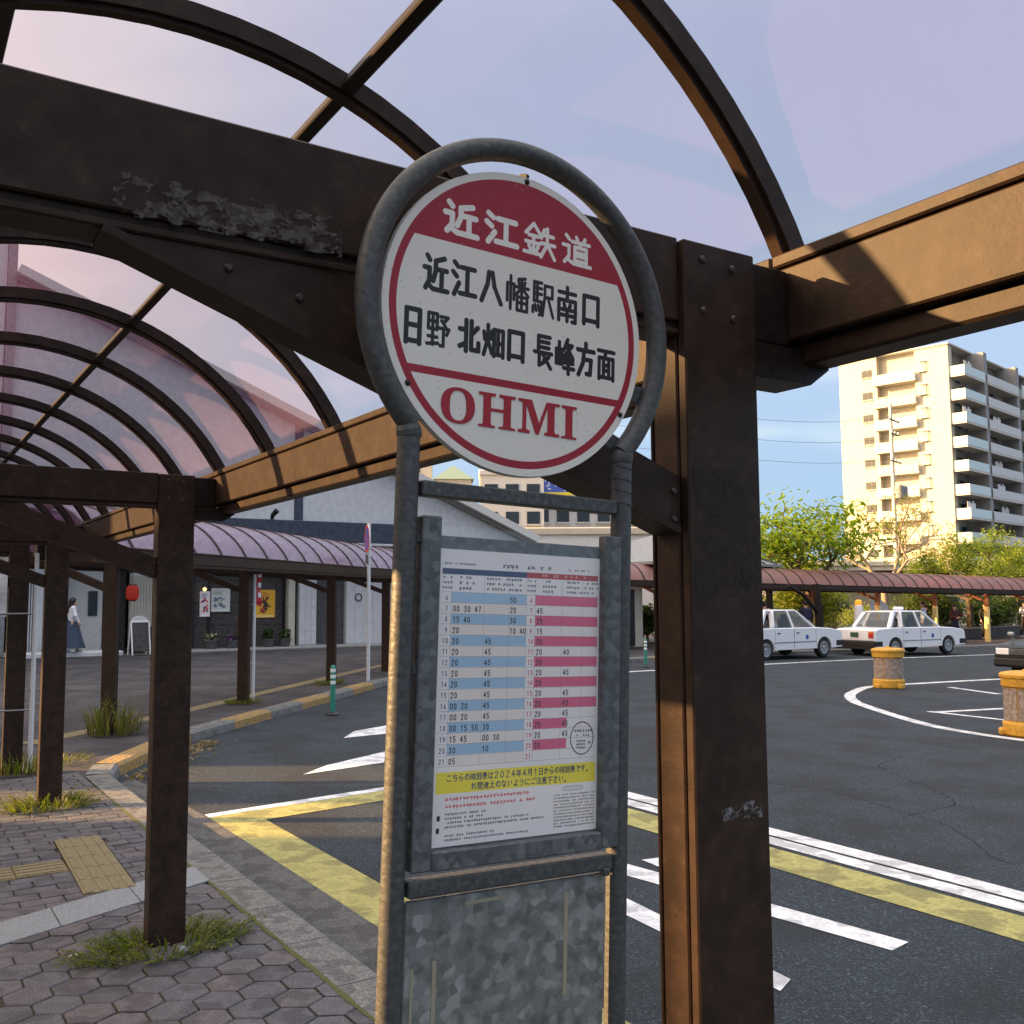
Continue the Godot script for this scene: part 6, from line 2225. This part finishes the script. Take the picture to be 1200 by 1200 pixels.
	for x in [-0.45, 0.6]:
		var lg := MB.new()
		lg.box(Vector3(x, 0.28, -0.03), Vector3(0.05, 0.62, 0.05))
		part(wb, "leg", lg, M.dark_grey)
	var nb := thing("notice_board", "brown framed notice board with pale sheets at the edge of the frame", "notice board", on_ground(50.6, -27.2), -0.45)
	for x in [-0.9, 0.9]:
		var ps := MB.new()
		ps.box(Vector3(x, 1.1, 0), Vector3(0.16, 2.6, 0.12), 0.02)
		part(nb, "post", ps, mat(rgb8(120, 74, 52), 0.7))
	var nm := MB.new()
	nm.box(Vector3(0, 1.55, 0), Vector3(1.62, 1.1, 0.06), 0.01)
	var np := part(nb, "panel", nm, M.mid_grey)
	for k in 3:
		var sp := MB.new()
		sp.box(Vector3(-0.5 + 0.5 * k, 1.58, 0.034), Vector3(0.4, 0.7 - 0.1 * (k % 2), 0.006))
		part(np, "paper", sp, M.white)

func distant() -> void:
	block("beige_tower", "slim beige tower glimpsed under the round sign, farthest of its group", Vector3(36.6, -1, -71.5), -0.5, Vector3(3.2, 15.0, 8), M.cream, 1, 5, {"fill": 0.4, "tall": 0.4})
	var py := thing("chapel_roof", "small building with a yellow and green pyramid roof glimpsed under the round sign", "building", Vector3(29.7, -0.5, -52.5), -0.5, "buildings beyond the rotary")
	var pw := MB.new()
	pw.box(Vector3(0, 4.7, 0), Vector3(2.2, 9.4, 2.2))
	part(py, "wall", pw, M.cream)
	var pr := MB.new()
	for k in 4:
		var a0 := PI / 4 + PI / 2 * k
		var a1 := a0 + PI / 2
		pr.tri(Vector3(cos(a0) * 1.75, 9.4, sin(a0) * 1.75), Vector3(cos(a1) * 1.75, 9.4, sin(a1) * 1.75), Vector3(0, 10.4, 0), Vector3(cos((a0 + a1) / 2), 1, sin((a0 + a1) / 2)))
	part(py, "roof", pr, mat(rgb8(120, 140, 120), 0.6))
	var wbld := block("white_office", "white office block with dark window bands behind the crossbar of the stop", Vector3(38.6, -1, -59.5), -0.55, Vector3(4.6, 11.6, 9), M.off_white, 3, 5, {"fill": 0.62, "tall": 0.45})
	block("white_office", "wider pale office block carrying the blue rooftop hoarding", Vector3(45.2, -1, -61.0), -0.55, Vector3(9.5, 10.2, 9), M.pale_grey, 6, 4, {"fill": 0.6, "tall": 0.45})
	var bs := thing("rooftop_hoarding", "blue and white rooftop hoarding over a yellow stripe, glimpsed under the round sign", "hoarding", Vector3(44.4, 9.55, -60.4), -0.55)
	var bm := MB.new()
	bm.box(Vector3(0, 0.75, 0), Vector3(5.6, 1.6, 0.2), 0.02)
	var im := Image.create(256, 80, false, Image.FORMAT_RGB8)
	im.fill(rgb8(70, 92, 176))
	var r := RandomNumberGenerator.new()
	r.seed = 4
	for k in 60:
		var q := Vector2(r.randf() * 256, r.randf() * 62)
		stroke(im, q, q + Vector2(r.randf_range(-12, 12), r.randf_range(-8, 8)), 3.0, rgb8(226, 228, 236))
	im.fill_rect(Rect2i(0, 68, 256, 12), rgb8(226, 204, 60))
	var bq := MB.new()
	bq.print_quad(Vector3(-2.8, 1.55, 0.104), Vector3(2.8, 1.55, 0.104), Vector3(2.8, -0.05, 0.104), Vector3(-2.8, -0.05, 0.104))
	part(bs, "panel", bm, M.mid_grey)
	part(bs, "print", bq, printed(ImageTexture.create_from_image(im), 0.6))
	for x in [-2.4, 0.0, 2.4]:
		var sp := MB.new()
		sp.box(Vector3(x, 0.0, -0.3), Vector3(0.15, 1.4, 0.15))
		part(bs, "support", sp, M.dark_grey)
	var lo := block("low_hall", "low hall with a pale sunlit roof edge just above the timetable", Vector3(31.6, 0, -41.5), -0.55, Vector3(7.0, 5.0, 8), M.pale_grey, 4, 1, {"from": 2.6, "fill": 0.5, "tall": 0.5, "trim": M.cream})
	block("grey_block", "grey block of flats seen in the gap left of the main brown post", Vector3(50.0, -1, -58.0), -0.6, Vector3(13, 8.2, 10), M.concrete, 7, 4, {"fill": 0.55, "tall": 0.4})
	block("pale_house", "pale yellow block half hidden by shrubs beyond the far walkway", Vector3(47.0, -1, -46.0), -0.6, Vector3(16, 4.6, 8), M.cream, 7, 2, {"fill": 0.5, "tall": 0.45})
	block("pale_house", "pale low building behind the dark hedge under the tower", Vector3(72.0, -1.2, -44.0), -0.75, Vector3(22, 5.2, 8), M.cream, 9, 2, {"fill": 0.5, "tall": 0.45})
	var hr := thing("flat_roof_house", "dark flat roof edge showing over the far walkway beneath the budding tree", "building", Vector3(43.5, -0.6, -34.0), -0.6, "buildings beyond the rotary")
	var hw := MB.new()
	hw.box(Vector3(0, 1.6, -2), Vector3(9, 3.2, 4))
	part(hr, "wall", hw, M.cream)
	var hrf := MB.new()
	hrf.box(Vector3(0, 3.45, -1.8), Vector3(10, 0.32, 5.4), 0.03)
	part(hr, "roof", hrf, M.dark_brown)

func people() -> void:
	var h := [[Vector3(0.235, 1.15, -0.06), Vector3(0.235, 0.93, 0.02)], [Vector3(-0.235, 1.15, 0.05), Vector3(-0.22, 0.94, 0.16)]]
	person("woman with long dark hair in white blouse and blue skirt by the station wall", Vector3(5.02, 0.135, -32.3), PI * 0.5, 1.64, {"top": Color(0.85, 0.85, 0.86), "skirt": rgb8(58, 68, 88), "long_hair": true, "stride": 0.2, "arms": h, "bag": Vector3(0.27, 0.95, 0.05)})
	var fold := [[Vector3(0.27, 1.16, 0.03), Vector3(0.07, 1.16, 0.21)], [Vector3(-0.27, 1.16, 0.03), Vector3(-0.07, 1.14, 0.21)]]
	var reach := [[Vector3(0.25, 1.2, 0.12), Vector3(0.2, 1.2, 0.38)], [Vector3(-0.24, 1.14, 0.05), Vector3(-0.16, 1.1, 0.28)]]
	person("person in dark red top and shorts reaching out before the planter wall", on_ground(39.6, -25.6), -0.2, 1.6, {"top": rgb8(72, 30, 34), "low": rgb8(34, 36, 52), "shorts": true, "arms": reach, "group": "people waiting beyond the far kerb"})
	person("person all in black standing just beside the yellow walkway post", on_ground(44.2, -27.0), -0.5, 1.68, {"top": rgb8(22, 22, 26), "low": rgb8(20, 20, 24), "stride": 0.08, "group": "people waiting beyond the far kerb"})
	person("man in a white shirt and black trousers with folded arms, legs apart", on_ground(47.6, -27.0, 0.05), -0.4, 1.74, {"top": Color(0.86, 0.87, 0.88), "low": rgb8(22, 22, 26), "arms": fold, "stride": 0.22, "group": "people waiting beyond the far kerb"})
	person("person in a pale blue shirt standing behind the bonnet of the second white taxi", on_ground(37.4, -25.6), -2.4, 1.7, {"top": rgb8(176, 194, 224), "low": rgb8(54, 58, 70), "group": "people waiting beyond the far kerb"})
	person("person in dark clothes looking down beside the orange walkway post", on_ground(39.0, -26.6), 0.9, 1.55, {"top": rgb8(36, 32, 34), "low": rgb8(40, 38, 40), "arms": fold, "group": "people waiting beyond the far kerb"})
	person("person in a dark jacket with a navy backpack by the dark tree trunk", on_ground(29.3, -25.0), 2.6, 1.68, {"top": rgb8(40, 42, 54), "low": rgb8(150, 134, 110), "pack": rgb8(44, 44, 84), "group": "people waiting beyond the far kerb"})
	person("person in grey and orange on the far pavement behind the first white taxi", on_ground(27.3, -25.2), 2.2, 1.62, {"top": rgb8(150, 120, 104), "low": rgb8(50, 52, 60), "group": "people waiting beyond the far kerb"})

func small_things() -> void:
	weeds("green weeds round the foot of the nearest full-length brown post", Vector3(1.27, 0, -5.13), Vector2(0.38, 0.22), 0.105, 460, 71, 0.2, 0.95, 0.1)
	weeds("leafy weeds with dry stalks round the second brown post", Vector3(1.25, 0, -9.02), Vector2(0.36, 0.24), 0.16, 340, 72, 0.25, 0.95, 0.1)
	weeds("dry tuft beside the white banner pole at the frame's edge", Vector3(1.2, 0, -10.95), Vector2(0.28, 0.2), 0.32, 160, 73, 0.55, 0.4, 0.1)
	weeds("tall dry grass clump round the thin dark post near the kerb corner", Vector3(2.62, 0, -13.4), Vector2(0.32, 0.28), 0.62, 230, 74, 0.6, 0.4, 0.08)
	weeds("short weeds at the foot of the post that carries the red banner", Vector3(5.14, 0, -16.1), Vector2(0.28, 0.22), 0.12, 240, 75, 0.3, 0.4, 0.1)
	weeds("short weeds at the foot of the post behind the green delineator", Vector3(7.72, 0, -18.7), Vector2(0.3, 0.22), 0.14, 240, 76, 0.3, 0.4, 0.1)
	weeds("low weeds sprouting along the kerb corner", Vector3(1.75, 0, -11.6), Vector2(0.3, 0.4), 0.07, 220, 77, 0.4, 0.5, 0.0)
	# dry leaves lying in the corner of the kerb
	var r := RandomNumberGenerator.new()
	r.seed = 31
	var lv := MB.new()
	for k in 420:
		var u := r.randf()
		var a := Vector2(2.15, -10.6).lerp(Vector2(3.5, -12.9), u) + Vector2(0.06 + absf(r.randfn(0, 0.16)), r.randfn(0, 0.08))
		lv.tint = Color(0.16, 0.10, 0.045).lerp(Color(0.28, 0.2, 0.1), r.randf())
		var b := Basis.from_euler(Vector3(r.randf_range(-0.6, 0.6), r.randf() * TAU, r.randf_range(-0.6, 0.6))) * r.randf_range(0.02, 0.045)
		var p := Vector3(a.x, RD + 0.012 + r.randf() * 0.02, a.y)
		lv.quad(p - b.x * 0.5, p - b.z, p + b.x * 0.5, p + b.z, Vector3.UP)
	var d := part(self, numbered("dry_leaves"), lv, M.leaf)
	tag(d, "dry brown leaves drifted against the kerb corner", "leaves", "", "stuff")
	# moss and crumbs around the first post
	var s := MB.new()
	s.box(Vector3.ZERO, Vector3(0.055, 0.012, 0.04), 0.004, Basis(Vector3.UP, 0.5))
	single("paper_scrap", s, M.white, "scrap of white paper lying on the hexagonal paving", "litter", Vector3(0.875, 0.006, -5.22))
	var r2 := MB.new()
	r2.sphere(Vector3.ZERO, Vector3(0.03, 0.022, 0.034), 7, 5)
	single("pebble", r2, M.granite, "pale pebble among the weeds at the foot of the nearest post", "stone", Vector3(1.31, 0.012, -4.98))
	banner("white banner pole with a red cloth, tied to the walkway post nearest the yellow kerb", Vector3(5.36, 0, -16.26), 0.35, 2.24, M.red, -0.3)
	banner("white banner pole tied to the last brown post at the frame's edge", Vector3(1.36, 0, -10.98), 3.0, 2.18, M.white, 0.45, 0.24)
	bollard("green delineator post in the road by the yellow kerb", on_ground(6.13, -14.7, RD), 0.78)
	bollard("green delineator post seen between the stop and the main brown post", on_ground(17.0, -19.83, RD), 0.74)
	sign_no_parking()
	drum("yellow drum with worn brown sheeting at the tip of the painted island", on_ground(17.86, -13.1, RD), 0.3, 0.98)
	drum("nearest yellow drum, half out of the frame in front of the black taxi", on_ground(13.2, -7.5, RD), 1.1, 1.02)
	taxi("white taxi parked with only its front half showing beside the main brown post", on_ground(23.75, -21.55, RD), 0.03, M.car_white, false, false)
	taxi("white taxi parked ahead with its boot towards the viewer and a lamp on the roof", on_ground(29.95, -21.4, RD), -0.06, M.car_white, true, false)
	taxi("black taxi facing the viewer behind the nearest yellow drum", on_ground(25.15, -12.85, RD), PI - 0.05, M.car_black, true, true)

func _ready() -> void:
	# camera
	var cam := Camera3D.new()
	cam.name = "camera"
	add_child(cam)
	cam.position = Vector3(0, 1.7, 0)
	cam.fov = rad_to_deg(2.0 * atan(600.0 / 1147.0))
	cam.rotation_order = EULER_ORDER_YXZ
	cam.rotation = Vector3(deg_to_rad(5.0), deg_to_rad(-32.95), deg_to_rad(-0.36))
	cam.near = 0.05
	cam.far = 3000.0
	cam.current = true
	# sky
	var we := WorldEnvironment.new()
	we.name = "world"
	var env := Environment.new()
	env.background_mode = Environment.BG_SKY
	var sky := Sky.new()
	var sm := PanoramaSkyMaterial.new()
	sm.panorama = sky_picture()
	sm.energy_multiplier = 1.0
	sky.sky_material = sm
	env.sky = sky
	env.tonemap_mode = Environment.TONE_MAPPER_LINEAR
	env.tonemap_exposure = 5.6
	env.sdfgi_enabled = true
	env.ssao_enabled = true
	env.ssil_enabled = true
	we.environment = env
	add_child(we)
	# low evening sun
	var sun := DirectionalLight3D.new()
	sun.name = "sun"
	add_child(sun)
	var el := deg_to_rad(17.0)
	var to_sun := Vector3(-0.839 * cos(el), sin(el), -0.544 * cos(el))
	sun.basis = Basis.looking_at(-to_sun, Vector3.UP)
	sun.light_color = Color(1.0, 0.79, 0.53)
	sun.light_energy = 1.12
	sun.light_angular_distance = 0.5
	sun.shadow_enabled = true
	make_materials()
	M.car_white = mat(rgb8(214, 216, 218), 0.3)
	M.car_white.clearcoat_enabled = true
	M.car_white.clearcoat = 0.6
	M.car_black = mat(rgb8(24, 24, 26), 0.25)
	M.car_black.metallic_specular = 0.4
	ground()
	station()
	near_canopy()
	canopy("walkway roof along the yellow kerb towards the station, with rose arched sheets", Vector3(5.14, 0, -16.1), -PI / 4, 0.0, [3.63, 0.0, -3.72, -7.0, -10.4], 4.4, -12.6, 4.39, false, M.panel_sky_pale)
	canopy("long walkway with sunlit-red sheets across the far side of the rotary behind the taxis", Vector3(20, -0.1, -25.2), -PI / 2, deg_to_rad(-0.9), [5.2, 1.4, -2.4, -6.2, -10.0, -13.8, -17.6, -21.4, -25.2, -29.0], 6.6, -31.0, 6.4, false, M.panel_sunlit)
	bus_stop()
	shop_things()
	apartment()
	utility_pole()
	second_pole()
	far_side()
	distant()
	people()
	small_things()
